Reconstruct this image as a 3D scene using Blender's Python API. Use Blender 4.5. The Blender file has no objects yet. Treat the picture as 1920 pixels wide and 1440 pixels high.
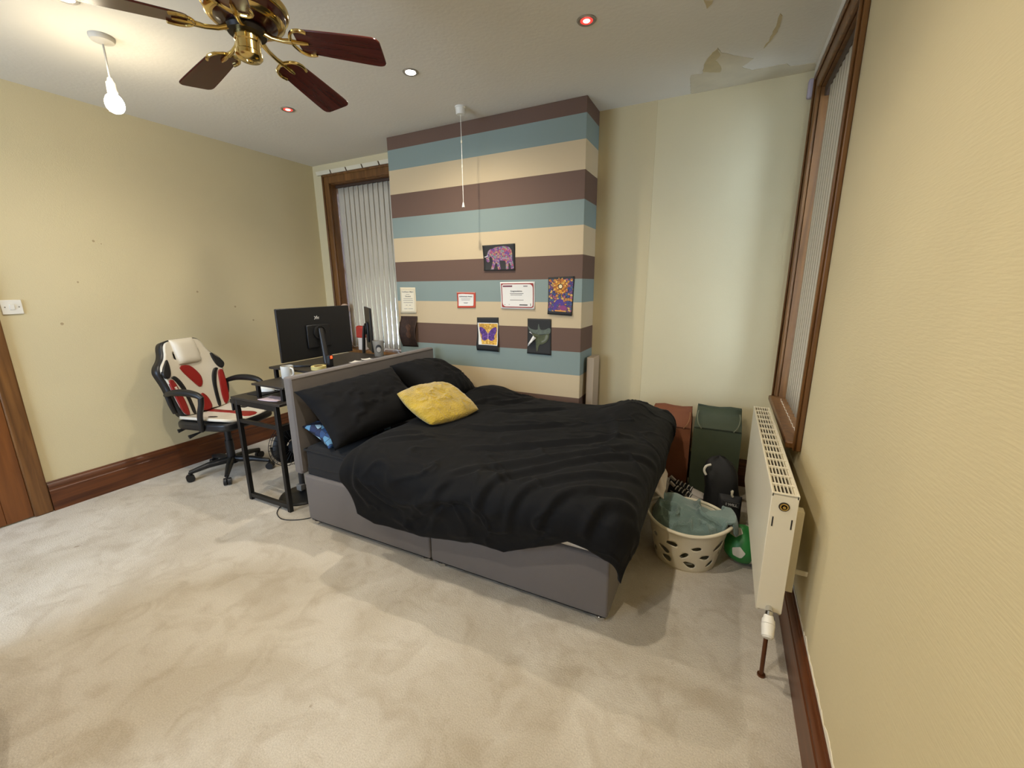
import bpy, bmesh, math, random
import numpy as np
from mathutils import Vector, Matrix, Euler, noise as mnoise

random.seed(7)
np.random.seed(7)
scene = bpy.context.scene
COL = scene.collection
PI = math.pi

# ------------------------------------------------------------------ camera
CAM_H = 1.46
F_PX, PITCH, YAW, ROLL = 788.8, 0.228471, -0.464739, 0.0091226
cy, sy = math.cos(YAW), math.sin(YAW)
fwd0 = Vector((sy, cy, 0)); right0 = Vector((cy, -sy, 0)); up0 = Vector((0, 0, 1))
fwd = math.cos(PITCH) * fwd0 - math.sin(PITCH) * up0
down = -math.sin(PITCH) * fwd0 - math.cos(PITCH) * up0
cr, sr = math.cos(ROLL), math.sin(ROLL)
c_right = cr * right0 + sr * down
c_down = -sr * right0 + cr * down
cam_data = bpy.data.cameras.new('camera')
cam = bpy.data.objects.new('camera', cam_data)
COL.objects.link(cam)
cam_data.sensor_fit = 'HORIZONTAL'
cam_data.sensor_width = 36.0
cam_data.lens = F_PX * 36.0 / 1920.0
cam_data.clip_start = 0.02
mw = Matrix.Identity(4)
for i in range(3):
    mw[i][0] = c_right[i]; mw[i][1] = -c_down[i]; mw[i][2] = -fwd[i]
mw[2][3] = CAM_H
cam.matrix_world = mw
scene.camera = cam

# ------------------------------------------------------------------ world, daylight, exposure
world = bpy.data.worlds.new('overcast_sky')
scene.world = world
world.use_nodes = True
bgn = world.node_tree.nodes['Background']
bgn.inputs['Color'].default_value = (0.62, 0.76, 1.0, 1)
bgn.inputs['Strength'].default_value = 14.0
vs = scene.view_settings
vs.view_transform = 'Standard'
vs.look = 'None'
vs.exposure = 0.09
vs.gamma = 1.0
vs.use_curve_mapping = False
BULB_STRENGTH = 110.0
SPOT_W = 59.0
SPOT_RED = 0.35


def portal(name, loc, rot, sx, sz):
    ld = bpy.data.lights.new(name, 'AREA')
    ld.shape = 'RECTANGLE'; ld.size = sx; ld.size_y = sz
    ld.cycles.is_portal = True
    o = bpy.data.objects.new(name, ld)
    COL.objects.link(o)
    o.location = loc; o.rotation_euler = rot
    return o


# room extents
XL, XR, YB, YR, ZC = -3.97, 0.37, 3.34, -1.70, 2.685
CHX0, CHX1, CHY = -2.68, -0.943, 3.033

portal('daylight_portal', (-3.27, YB + 0.30, 1.66), (PI / 2, 0, PI), 1.1, 1.8)
bpy.data.objects['daylight_portal'].rotation_euler = (-PI / 2, 0, 0)
portal('daylight_portal', (XR + 0.30, 2.72, 1.66), (0, PI / 2, 0), 1.9, 1.0)
portal('daylight_portal', (-2.85, YR - 0.25, 1.40), (PI / 2, 0, 0), 1.8, 1.9)

# ------------------------------------------------------------------ materials


def lin(c):
    out = []
    for x in c[:3]:
        x = x / 255.0
        out.append(x / 12.92 if x <= 0.04045 else ((x + 0.055) / 1.055) ** 2.4)
    return (out[0], out[1], out[2], 1.0)


MATS = {}


def mat(name, rgb, rough=0.6, metal=0.0, bump=0.0, bscale=80.0, var=0.0, vscale=6.0, sheen=0.0,
        emit=0.0, emit_rgb=None, spec=0.5, coat=0.0, detail=3.0):
    if name in MATS:
        return MATS[name]
    m = bpy.data.materials.new(name)
    m.use_nodes = True
    nt = m.node_tree
    b = nt.nodes['Principled BSDF']
    col = lin(rgb)
    b.inputs['Base Color'].default_value = col
    b.inputs['Roughness'].default_value = rough
    b.inputs['Metallic'].default_value = metal
    b.inputs['Specular IOR Level'].default_value = spec
    if sheen:
        b.inputs['Sheen Weight'].default_value = sheen
        b.inputs['Sheen Roughness'].default_value = 0.5
    if coat:
        b.inputs['Coat Weight'].default_value = coat
    tc = nt.nodes.new('ShaderNodeTexCoord')
    if var:
        n = nt.nodes.new('ShaderNodeTexNoise')
        n.inputs['Scale'].default_value = vscale
        n.inputs['Detail'].default_value = 5
        nt.links.new(tc.outputs['Object'], n.inputs['Vector'])
        mx = nt.nodes.new('ShaderNodeMix'); mx.data_type = 'RGBA'
        a = [max(0, c * (1 - var)) for c in col[:3]] + [1]
        c2 = [min(1, c * (1 + var)) for c in col[:3]] + [1]
        mx.inputs['A'].default_value = a
        mx.inputs['B'].default_value = c2
        rm = nt.nodes.new('ShaderNodeMapRange')
        rm.inputs['From Min'].default_value = 0.3; rm.inputs['From Max'].default_value = 0.7
        nt.links.new(n.outputs['Fac'], rm.inputs['Value'])
        nt.links.new(rm.outputs['Result'], mx.inputs['Factor'])
        nt.links.new(mx.outputs['Result'], b.inputs['Base Color'])
    if bump:
        n2 = nt.nodes.new('ShaderNodeTexNoise')
        n2.inputs['Scale'].default_value = bscale
        n2.inputs['Detail'].default_value = detail
        nt.links.new(tc.outputs['Object'], n2.inputs['Vector'])
        bp = nt.nodes.new('ShaderNodeBump')
        bp.inputs['Strength'].default_value = bump
        bp.inputs['Distance'].default_value = 0.01
        nt.links.new(n2.outputs['Fac'], bp.inputs['Height'])
        nt.links.new(bp.outputs['Normal'], b.inputs['Normal'])
    if emit:
        b.inputs['Emission Color'].default_value = lin(emit_rgb or rgb)
        b.inputs['Emission Strength'].default_value = emit
    MATS[name] = m
    return m


def wood(name, rgb1, rgb2, axis='Z', scale=1.0, rough=0.38):
    if name in MATS:
        return MATS[name]
    m = bpy.data.materials.new(name); m.use_nodes = True
    nt = m.node_tree; b = nt.nodes['Principled BSDF']
    tc = nt.nodes.new('ShaderNodeTexCoord')
    mp = nt.nodes.new('ShaderNodeMapping')
    s = [22 * scale] * 3
    s['XYZ'.index(axis)] = 1.4 * scale
    mp.inputs['Scale'].default_value = s
    nt.links.new(tc.outputs['Object'], mp.inputs['Vector'])
    n = nt.nodes.new('ShaderNodeTexNoise')
    n.inputs['Scale'].default_value = 1.6; n.inputs['Detail'].default_value = 7
    n.inputs['Distortion'].default_value = 0.6
    nt.links.new(mp.outputs['Vector'], n.inputs['Vector'])
    cr_ = nt.nodes.new('ShaderNodeValToRGB')
    cr_.color_ramp.elements[0].position = 0.3; cr_.color_ramp.elements[0].color = lin(rgb1)
    cr_.color_ramp.elements[1].position = 0.72; cr_.color_ramp.elements[1].color = lin(rgb2)
    nt.links.new(n.outputs['Fac'], cr_.inputs['Fac'])
    nt.links.new(cr_.outputs['Color'], b.inputs['Base Color'])
    b.inputs['Roughness'].default_value = rough
    bp = nt.nodes.new('ShaderNodeBump'); bp.inputs['Strength'].default_value = 0.08
    nt.links.new(n.outputs['Fac'], bp.inputs['Height'])
    nt.links.new(bp.outputs['Normal'], b.inputs['Normal'])
    MATS[name] = m
    return m


def carpet_mat():
    m = bpy.data.materials.new('carpet'); m.use_nodes = True
    nt = m.node_tree; b = nt.nodes['Principled BSDF']
    tc = nt.nodes.new('ShaderNodeTexCoord')

    def nz(scale, det, dist=0.0):
        n = nt.nodes.new('ShaderNodeTexNoise')
        n.inputs['Scale'].default_value = scale; n.inputs['Detail'].default_value = det
        n.inputs['Distortion'].default_value = dist
        nt.links.new(tc.outputs['Object'], n.inputs['Vector'])
        return n

    def ramp(n, p0, c0, p1, c1):
        r = nt.nodes.new('ShaderNodeValToRGB')
        r.color_ramp.elements[0].position = p0; r.color_ramp.elements[0].color = c0
        r.color_ramp.elements[1].position = p1; r.color_ramp.elements[1].color = c1
        nt.links.new(n.outputs['Fac'], r.inputs['Fac'])
        return r
    big = ramp(nz(1.7, 5, 0.8), 0.40, lin((200, 189, 170)), 0.60, lin((216, 207, 191)))
    mid = ramp(nz(6.5, 6, 1.2), 0.33, (0.86, 0.835, 0.80, 1), 0.52, (1, 1, 1, 1))
    fine = ramp(nz(190, 2), 0.25, (0.80, 0.79, 0.77, 1), 0.7, (1, 1, 1, 1))
    spot = ramp(nz(13, 1, 0.3), 0.16, (0.66, 0.60, 0.54, 1), 0.20, (1, 1, 1, 1))

    def mul(a, c):
        x = nt.nodes.new('ShaderNodeMix'); x.data_type = 'RGBA'; x.blend_type = 'MULTIPLY'
        x.inputs['Factor'].default_value = 1.0
        nt.links.new(a, x.inputs['A']); nt.links.new(c, x.inputs['B'])
        return x.outputs['Result']
    o = mul(mul(mul(big.outputs['Color'], mid.outputs['Color']), fine.outputs['Color']), spot.outputs['Color'])
    nt.links.new(o, b.inputs['Base Color'])
    b.inputs['Roughness'].default_value = 0.97
    b.inputs['Specular IOR Level'].default_value = 0.1
    b.inputs['Sheen Weight'].default_value = 0.15
    bp = nt.nodes.new('ShaderNodeBump'); bp.inputs['Strength'].default_value = 0.55
    bp.inputs['Distance'].default_value = 0.006
    ad = nt.nodes.new('ShaderNodeMath'); ad.operation = 'ADD'
    nt.links.new(nz(160, 3).outputs['Fac'], ad.inputs[0])
    nt.links.new(nz(28, 3).outputs['Fac'], ad.inputs[1])
    nt.links.new(ad.outputs[0], bp.inputs['Height'])
    nt.links.new(bp.outputs['Normal'], b.inputs['Normal'])
    return m


def stripe_mat():
    m = bpy.data.materials.new('striped_wallpaint'); m.use_nodes = True
    nt = m.node_tree; b = nt.nodes['Principled BSDF']
    tc = nt.nodes.new('ShaderNodeTexCoord')
    sp = nt.nodes.new('ShaderNodeSeparateXYZ')
    nt.links.new(tc.outputs['Object'], sp.inputs[0])
    dv = nt.nodes.new('ShaderNodeMath'); dv.operation = 'DIVIDE'; dv.inputs[1].default_value = 2.7
    nt.links.new(sp.outputs['Z'], dv.inputs[0])
    r = nt.nodes.new('ShaderNodeValToRGB'); r.color_ramp.interpolation = 'CONSTANT'
    edges = [0.0, 0.066, 0.244, 0.425, 0.606, 0.786, 0.969, 1.149, 1.332, 1.508, 1.673, 1.868, 2.042, 2.232, 2.42, 2.583]
    br, bl, crm = lin((104, 79, 64)), lin((132, 146, 139)), lin((202, 181, 144))
    # top band is brown, then blue, cream, brown ... downward
    cols = [br, bl, crm]
    n = len(edges)
    els = r.color_ramp.elements
    for i, e in enumerate(edges):
        c = cols[(n - 1 - i) % 3]
        if i < 2:
            els[i].position = e / 2.7; els[i].color = c
        else:
            x = els.new(e / 2.7); x.color = c
    nt.links.new(dv.outputs[0], r.inputs['Fac'])
    nt.links.new(r.outputs['Color'], b.inputs['Base Color'])
    b.inputs['Roughness'].default_value = 0.75
    nz = nt.nodes.new('ShaderNodeTexNoise'); nz.inputs['Scale'].default_value = 140
    nt.links.new(tc.outputs['Object'], nz.inputs['Vector'])
    bp = nt.nodes.new('ShaderNodeBump'); bp.inputs['Strength'].default_value = 0.12
    nt.links.new(nz.outputs['Fac'], bp.inputs['Height'])
    nt.links.new(bp.outputs['Normal'], b.inputs['Normal'])
    return m


def mosaic_mat(name, cols, scale, gap=(20, 18, 22), gapw=0.05):
    m = bpy.data.materials.new(name); m.use_nodes = True
    nt = m.node_tree; b = nt.nodes['Principled BSDF']
    tc = nt.nodes.new('ShaderNodeTexCoord')
    v = nt.nodes.new('ShaderNodeTexVoronoi'); v.inputs['Scale'].default_value = scale
    nt.links.new(tc.outputs['Object'], v.inputs['Vector'])
    sp = nt.nodes.new('ShaderNodeSeparateColor')
    nt.links.new(v.outputs['Color'], sp.inputs[0])
    r = nt.nodes.new('ShaderNodeValToRGB'); r.color_ramp.interpolation = 'CONSTANT'
    els = r.color_ramp.elements
    for i, c in enumerate(cols):
        if i < 2:
            els[i].position = i / len(cols); els[i].color = lin(c)
        else:
            x = els.new(i / len(cols)); x.color = lin(c)
    nt.links.new(sp.outputs[0], r.inputs['Fac'])
    v2 = nt.nodes.new('ShaderNodeTexVoronoi'); v2.feature = 'DISTANCE_TO_EDGE'
    v2.inputs['Scale'].default_value = scale
    nt.links.new(tc.outputs['Object'], v2.inputs['Vector'])
    lt = nt.nodes.new('ShaderNodeMath'); lt.operation = 'LESS_THAN'; lt.inputs[1].default_value = gapw
    nt.links.new(v2.outputs['Distance'], lt.inputs[0])
    mx = nt.nodes.new('ShaderNodeMix'); mx.data_type = 'RGBA'
    nt.links.new(lt.outputs[0], mx.inputs['Factor'])
    nt.links.new(r.outputs['Color'], mx.inputs['A'])
    mx.inputs['B'].default_value = lin(gap)
    nt.links.new(mx.outputs['Result'], b.inputs['Base Color'])
    b.inputs['Roughness'].default_value = 0.7
    return m


def glass_mat():
    m = bpy.data.materials.new('window_glass'); m.use_nodes = True
    nt = m.node_tree
    nt.nodes.remove(nt.nodes['Principled BSDF'])
    out = nt.nodes['Material Output']
    tr = nt.nodes.new('ShaderNodeBsdfTransparent'); tr.inputs[0].default_value = (0.93, 0.96, 0.97, 1)
    gl = nt.nodes.new('ShaderNodeBsdfGlossy'); gl.inputs['Roughness'].default_value = 0.03
    fr = nt.nodes.new('ShaderNodeFresnel'); fr.inputs['IOR'].default_value = 1.45
    mx = nt.nodes.new('ShaderNodeMixShader')
    nt.links.new(fr.outputs[0], mx.inputs[0])
    nt.links.new(tr.outputs[0], mx.inputs[1]); nt.links.new(gl.outputs[0], mx.inputs[2])
    nt.links.new(mx.outputs[0], out.inputs['Surface'])
    return m


def slat_mat():
    m = bpy.data.materials.new('blind_fabric'); m.use_nodes = True
    nt = m.node_tree
    b = nt.nodes['Principled BSDF']
    b.inputs['Base Color'].default_value = lin((204, 194, 174)); b.inputs['Roughness'].default_value = 0.85
    out = nt.nodes['Material Output']
    t = nt.nodes.new('ShaderNodeBsdfTranslucent'); t.inputs[0].default_value = lin((196, 180, 156))
    mx = nt.nodes.new('ShaderNodeMixShader'); mx.inputs[0].default_value = 0.025
    nt.links.new(b.outputs[0], mx.inputs[1]); nt.links.new(t.outputs[0], mx.inputs[2])
    nt.links.new(mx.outputs[0], out.inputs['Surface'])
    tc = nt.nodes.new('ShaderNodeTexCoord')
    nz = nt.nodes.new('ShaderNodeTexNoise'); nz.inputs['Scale'].default_value = 60
    nt.links.new(tc.outputs['Object'], nz.inputs['Vector'])
    bp = nt.nodes.new('ShaderNodeBump'); bp.inputs['Strength'].default_value = 0.15
    nt.links.new(nz.outputs['Fac'], bp.inputs['Height']); nt.links.new(bp.outputs['Normal'], b.inputs['Normal'])
    return m


M_WALL = mat('cream_wallpaper', (213, 199, 159), 0.82, bump=0.12, bscale=220, var=0.025, vscale=1.8)
M_WALLR = mat('ribbed_cream_vinyl', (213, 199, 159), 0.75, bump=0.09, bscale=1.0, var=0.02, vscale=1.8)
for n_ in M_WALLR.node_tree.nodes:
    if n_.type == 'TEX_NOISE' and n_.inputs['Scale'].default_value == 1.0:
        mp_ = M_WALLR.node_tree.nodes.new('ShaderNodeMapping')
        mp_.inputs['Scale'].default_value = (60, 26, 230)
        src_ = n_.inputs['Vector'].links[0].from_socket
        M_WALLR.node_tree.links.new(src_, mp_.inputs['Vector'])
        M_WALLR.node_tree.links.new(mp_.outputs['Vector'], n_.inputs['Vector'])
        break
M_CEIL = mat('ceiling_paint', (222, 216, 201), 0.9, bump=0.12, bscale=50, var=0.02, vscale=2)
M_CARPET = carpet_mat()
M_STRIPE = stripe_mat()
M_SKIRT = wood('skirting_wood_y', (70, 34, 14), (112, 62, 28), 'Y')
M_SKIRTX = wood('skirting_wood_x', (70, 34, 14), (112, 62, 28), 'X')
M_FRAME = wood('frame_wood', (90, 57, 27), (130, 88, 45), 'Z')
M_DOOR = wood('door_wood', (96, 52, 18), (134, 80, 34), 'Z', 0.6)
M_WHITE = mat('white_plastic', (232, 228, 216), 0.4)
M_BLACKP = mat('black_plastic', (24, 24, 25), 0.42)
M_BLACKM = mat('black_metal', (30, 29, 28), 0.45, 0.3)
M_CHROME = mat('chrome', (215, 215, 215), 0.15, 1.0)
M_BRASS = mat('polished_brass', (214, 188, 122), 0.16, 1.0)
M_GLASS = glass_mat()
M_SLAT = slat_mat()
M_PAPER = mat('white_paper', (228, 224, 214), 0.8)
M_INK = mat('black_ink', (40, 36, 38), 0.8)
M_GREYINK = mat('grey_ink', (128, 122, 118), 0.8)
M_SKY = None

# ------------------------------------------------------------------ mesh builder


class B:
    def __init__(s):
        s.v = []; s.f = []

    def add(s, vs, fs):
        o = len(s.v)
        s.v += [tuple(p) for p in vs]
        s.f += [tuple(i + o for i in q) for q in fs]
        return s

    def box(s, c, d, rot=None):
        x, y, z = d[0] / 2, d[1] / 2, d[2] / 2
        vs = [Vector((a * x, b * y, e * z)) for a in (-1, 1) for b in (-1, 1) for e in (-1, 1)]
        if rot is not None:
            R = rot if isinstance(rot, Matrix) else Euler(rot).to_matrix()
            vs = [R @ p for p in vs]
        c = Vector(c)
        return s.add([p + c for p in vs], [(0, 1, 3, 2), (4, 6, 7, 5), (0, 4, 5, 1), (2, 3, 7, 6), (0, 2, 6, 4), (1, 5, 7, 3)])

    def bx(s, x0, x1, y0, y1, z0, z1):
        return s.box(((x0 + x1) / 2, (y0 + y1) / 2, (z0 + z1) / 2), (abs(x1 - x0), abs(y1 - y0), abs(z1 - z0)))

    def cyl(s, p0, p1, r0, r1=None, n=20, caps=True):
        r1 = r0 if r1 is None else r1
        p0, p1 = Vector(p0), Vector(p1)
        d = (p1 - p0).normalized()
        a = d.orthogonal().normalized(); b = d.cross(a)
        vs = []
        for p, r in ((p0, r0), (p1, r1)):
            for i in range(n):
                t = 2 * PI * i / n
                vs.append(p + a * (r * math.cos(t)) + b * (r * math.sin(t)))
        fs = [(i, (i + 1) % n, n + (i + 1) % n, n + i) for i in range(n)]
        if caps:
            fs += [tuple(range(n))[::-1], tuple(range(n, 2 * n))]
        return s.add(vs, fs)

    def tube(s, pts, r, n=8, closed=False, scale2=1.0):
        pts = [Vector(p) for p in pts]
        m = len(pts)
        rs = r if isinstance(r, (list, tuple)) else [r] * m
        vs = []; prev = None
        for i, p in enumerate(pts):
            if closed:
                t = pts[(i + 1) % m] - pts[i - 1]
            else:
                t = pts[min(i + 1, m - 1)] - pts[max(i - 1, 0)]
            t.normalize()
            if prev is None:
                a = t.orthogonal().normalized()
            else:
                a = prev - t * prev.dot(t)
                a = a.normalized() if a.length > 1e-6 else t.orthogonal().normalized()
            prev = a
            b = t.cross(a)
            for k in range(n):
                th = 2 * PI * k / n
                vs.append(p + a * (rs[i] * math.cos(th)) + b * (rs[i] * scale2 * math.sin(th)))
        fs = []
        for i in range(m if closed else m - 1):
            j = (i + 1) % m
            for k in range(n):
                fs.append((i * n + k, i * n + (k + 1) % n, j * n + (k + 1) % n, j * n + k))
        if not closed:
            fs += [tuple(range(n))[::-1], tuple((m - 1) * n + k for k in range(n))]
        return s.add(vs, fs)

    def lathe(s, prof, c=(0, 0, 0), n=32, sx=1.0, sy=1.0):
        vs = []
        for r, z in prof:
            for i in range(n):
                t = 2 * PI * i / n
                vs.append((c[0] + r * sx * math.cos(t), c[1] + r * sy * math.sin(t), c[2] + z))
        fs = []
        for j in range(len(prof) - 1):
            for i in range(n):
                fs.append((j * n + i, j * n + (i + 1) % n, (j + 1) * n + (i + 1) % n, (j + 1) * n + i))
        if prof[0][0] > 1e-6:
            fs.append(tuple(range(n))[::-1])
        if prof[-1][0] > 1e-6:
            fs.append(tuple((len(prof) - 1) * n + i for i in range(n)))
        return s.add(vs, fs)

    def prism(s, outline, h, f):
        """outline 2-D points extruded along third coordinate from h[0] to h[1]; f maps (a,b,c)->xyz"""
        n = len(outline)
        vs = [f(a, b, h[0]) for a, b in outline] + [f(a, b, h[1]) for a, b in outline]
        fs = [tuple(range(n))[::-1], tuple(range(n, 2 * n))]
        fs += [(i, (i + 1) % n, n + (i + 1) % n, n + i) for i in range(n)]
        return s.add(vs, fs)

    def grid(s, P, closed_u=False, closed_v=False):
        nu, nv = P.shape[:2]
        fs = []
        for i in range(nu if closed_u else nu - 1):
            for j in range(nv if closed_v else nv - 1):
                i2, j2 = (i + 1) % nu, (j + 1) % nv
                fs.append((i * nv + j, i2 * nv + j, i2 * nv + j2, i * nv + j2))
        return s.add(P.reshape(-1, 3).tolist(), fs)

    def sheet(s, poly, res, f, holes=()):
        """flat region given by polygon(s) in 2-D with interior vertices, mapped by f(a,b)->xyz"""
        poly = np.array(poly, float)
        lo, hi = poly.min(0) - res, poly.max(0) + res
        nx = int(math.ceil((hi[0] - lo[0]) / res)) + 1
        ny = int(math.ceil((hi[1] - lo[1]) / res)) + 1
        gx, gy = np.meshgrid(lo[0] + np.arange(nx) * res, lo[1] + np.arange(ny) * res, indexing='ij')
        p = np.stack([gx.ravel(), gy.ravel()], 1)

        def sd(p):
            d = psd(p, poly)
            for h in holes:
                d = np.maximum(d, -psd(p, np.array(h, float)))
            return d
        for _ in range(2):
            d = sd(p)
            e = res * 1e-3
            g = np.stack([(sd(p + [e, 0]) - sd(p - [e, 0])), (sd(p + [0, e]) - sd(p - [0, e]))], 1) / (2 * e)
            m = np.abs(d) < 0.55 * res
            p[m] -= d[m, None] * g[m]
        d = sd(p)
        ok = d < 0.06 * res
        idx = -np.ones(len(p), int)
        fs = []
        for i in range(nx - 1):
            for j in range(ny - 1):
                q = (i * ny + j, (i + 1) * ny + j, (i + 1) * ny + j + 1, i * ny + j + 1)
                k = [a for a in q if ok[a]]
                if len(k) == 4:
                    fs.append(q)
                elif len(k) == 3:
                    fs.append(tuple(k))
        def area(q):
            x, y = p[list(q), 0], p[list(q), 1]
            return abs(np.dot(x, np.roll(y, -1)) - np.dot(y, np.roll(x, -1))) / 2
        fs = [q for q in fs if area(q) > 0.13 * res * res]
        used = sorted({a for q in fs for a in q})
        for n_, a in enumerate(used):
            idx[a] = n_
        return s.add([f(*p[a]) for a in used], [tuple(int(idx[a]) for a in q) for q in fs])

    def obj(s, name, m, parent=None, smooth=40, bevel=0, seg=2, sub=0, solid=0, soff=-1, loc=None, rot=None):
        me = bpy.data.meshes.new(name)
        me.from_pydata([tuple(map(float, p)) for p in s.v], [], s.f)
        me.validate()
        bm = bmesh.new(); bm.from_mesh(me)
        bmesh.ops.recalc_face_normals(bm, faces=bm.faces)
        bm.to_mesh(me); bm.free()
        if m:
            me.materials.append(m)
        if smooth:
            me.polygons.foreach_set('use_smooth', [True] * len(me.polygons))
            if smooth < 180:
                me.set_sharp_from_angle(angle=math.radians(smooth))
        o = bpy.data.objects.new(name, me)
        COL.objects.link(o)
        if parent is not None:
            o.parent = parent
        if loc is not None:
            o.location = loc
        if rot is not None:
            o.rotation_euler = rot
        if solid:
            x = o.modifiers.new('solid', 'SOLIDIFY'); x.thickness = solid; x.offset = soff
        if bevel:
            x = o.modifiers.new('bevel', 'BEVEL'); x.width = bevel; x.segments = seg; x.limit_method = 'ANGLE'
            x.angle_limit = math.radians(35); x.harden_normals = False
        if sub:
            x = o.modifiers.new('sub', 'SUBSURF'); x.levels = sub; x.render_levels = sub
        return o


def psd(p, poly):
    """signed distance of points p to polygon (negative inside)"""
    a = poly; b = np.roll(poly, -1, 0)
    d = np.full(len(p), 1e9); ins = np.zeros(len(p), bool)
    for i in range(len(a)):
        e = b[i] - a[i]; w = p - a[i]
        t = np.clip((w @ e) / max(e @ e, 1e-12), 0, 1)
        d = np.minimum(d, np.hypot(*(w - t[:, None] * e).T))
        c = (a[i, 1] > p[:, 1]) != (b[i, 1] > p[:, 1])
        with np.errstate(divide='ignore', invalid='ignore'):
            xi = (b[i, 0] - a[i, 0]) * (p[:, 1] - a[i, 1]) / (b[i, 1] - a[i, 1] + 1e-15) + a[i, 0]
        ins ^= c & (p[:, 0] < xi)
    return np.where(ins, -d, d)


def smoothpoly(pts, k=6, closed=True):
    """Catmull-Rom resample"""
    pts = [np.array(p, float) for p in pts]
    n = len(pts); out = []
    rng = range(n) if closed else range(n - 1)
    for i in rng:
        if closed:
            p0, p1, p2, p3 = pts[i - 1], pts[i], pts[(i + 1) % n], pts[(i + 2) % n]
        else:
            p0, p1, p2, p3 = pts[max(i - 1, 0)], pts[i], pts[i + 1], pts[min(i + 2, n - 1)]
        for j in range(k):
            t = j / k
            out.append(0.5 * ((2 * p1) + (-p0 + p2) * t + (2 * p0 - 5 * p1 + 4 * p2 - p3) * t * t + (-p0 + 3 * p1 - 3 * p2 + p3) * t ** 3))
    if not closed:
        out.append(pts[-1])
    return [tuple(p) for p in out]


def thing(name, label, cat, loc=(0, 0, 0), rz=0.0, group=None, rot=None):
    o = bpy.data.objects.new(name, None)
    COL.objects.link(o)
    o.empty_display_size = 0.1
    o.location = loc
    o.rotation_euler = rot if rot else (0, 0, rz)
    return tag(o, label, cat, group)


def tag(o, label, cat, group=None):
    o['label'] = label; o['category'] = cat
    if group:
        o['group'] = group
    return o


def struct(o, label=None):
    o['kind'] = 'structure'
    if label:
        o['label'] = label
    return o


def part_copy(src, parent, loc=None, rot=None):
    c = src.copy(); COL.objects.link(c); c.parent = parent
    if loc is not None:
        c.location = loc
    if rot is not None:
        c.rotation_euler = rot
    return c


def text_mesh(txt, size, m, parent, f, name='lettering', align='CENTER', bold=0.0):
    cu = bpy.data.curves.new('txt', 'FONT')
    cu.body = txt; cu.size = size; cu.align_x = align; cu.align_y = 'CENTER'; cu.offset = bold
    cu.resolution_u = 3
    t = bpy.data.objects.new('txt', cu)
    COL.objects.link(t)
    dg = bpy.context.evaluated_depsgraph_get()
    me = bpy.data.meshes.new_from_object(t.evaluated_get(dg))
    vs = [f(v.co.x, v.co.y) for v in me.vertices]
    fs = [tuple(p.vertices) for p in me.polygons]
    bpy.data.objects.remove(t); bpy.data.curves.remove(cu); bpy.data.meshes.remove(me)
    b = B(); b.add(vs, fs)
    return b.obj(name, m, parent, smooth=0)


# value noise in numpy
_perm = np.random.RandomState(3).rand(64, 64, 8)


def vnoise(x, y, k=0):
    x = np.asarray(x, float); y = np.asarray(y, float)
    xi = np.floor(x).astype(int); yi = np.floor(y).astype(int)
    fx = x - xi; fy = y - yi
    fx = fx * fx * fx * (fx * (fx * 6 - 15) + 10); fy = fy * fy * fy * (fy * (fy * 6 - 15) + 10)
    g = lambda a, b: _perm[a % 64, b % 64, k % 8]
    return (g(xi, yi) * (1 - fx) + g(xi + 1, yi) * fx) * (1 - fy) + (g(xi, yi + 1) * (1 - fx) + g(xi + 1, yi + 1) * fx) * fy


def fbm(x, y, k=0, o=3):
    s = 0; a = 1; t = 0
    for i in range(o):
        s = s + a * vnoise(x * 2 ** i, y * 2 ** i, k + i); t += a; a *= 0.5
    return s / t


def sstep(a, b, x):
    t = np.clip((x - a) / (b - a), 0, 1)
    return t * t * (3 - 2 * t)


# ================================================================== ROOM SHELL
T = 0.32
struct(B().bx(XL - T, XR + T, YR - T, YB + T, -0.1, 0.0).obj('floor', M_CARPET, smooth=0), 'worn beige fitted carpet with grey stains')
ceil = struct(B().bx(XL - T, XR + T, YR - T, YB + T, ZC, ZC + 0.1).obj('ceiling', M_CEIL, smooth=0), 'off-white painted ceiling with a peeled patch')
wl = struct(B().bx(XL - T, XL, YR - T, YB + T, 0, ZC).obj('wall_left', M_WALL, smooth=0), 'cream papered wall behind the gaming chair')

# back wall with window opening
W1 = (-3.74, -2.72, 0.80, 2.50)
b = B()
b.bx(XL, W1[0], YB, YB + T, 0, ZC).bx(W1[1], XR + T, YB, YB + T, 0, ZC)
b.bx(W1[0], W1[1], YB, YB + T, 0, W1[2]).bx(W1[0], W1[1], YB, YB + T, W1[3], ZC)
wb = struct(b.obj('wall_back', M_WALL, smooth=0), 'cream papered alcove wall behind the chimney breast')
# thin strip beside the chimney breast, slightly darker than the alcove wall
B().bx(CHX1, -0.541, YB - 0.0025, YB, 0, ZC).obj('alcove_strip', mat('darker_cream_strip', (207, 190, 148), 0.82, bump=0.12, bscale=220), wb, smooth=0)

# right wall with window opening
W2 = (2.27, 3.19, 0.73, 2.545)
b = B()
b.bx(XR, XR + T, YR - T, W2[0], 0, ZC).bx(XR, XR + T, W2[1], YB, 0, ZC)
b.bx(XR, XR + T, W2[0], W2[1], 0, W2[2]).bx(XR, XR + T, W2[0], W2[1], W2[3], ZC)
wr = struct(b.obj('wall_right', M_WALLR, smooth=0), 'cream vinyl-papered wall beside the radiator')

# rear wall with an assumed, unseen window, added to let in daylight
W3 = (-3.75, -1.95, 0.45, 2.35)
b = B()
b.bx(XL, W3[0], YR - T, YR, 0, ZC).bx(W3[1], XR, YR - T, YR, 0, ZC)
b.bx(W3[0], W3[1], YR - T, YR, 0, W3[2]).bx(W3[0], W3[1], YR - T, YR, W3[3], ZC)
struct(b.obj('wall_rear', M_WALL, smooth=0))

chim = struct(B().bx(CHX0, CHX1, CHY, YB, 0, ZC).obj('wall_chimney_breast', M_STRIPE, smooth=0, bevel=0.004),
              'chimney breast painted in brown, blue and cream stripes')


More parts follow.
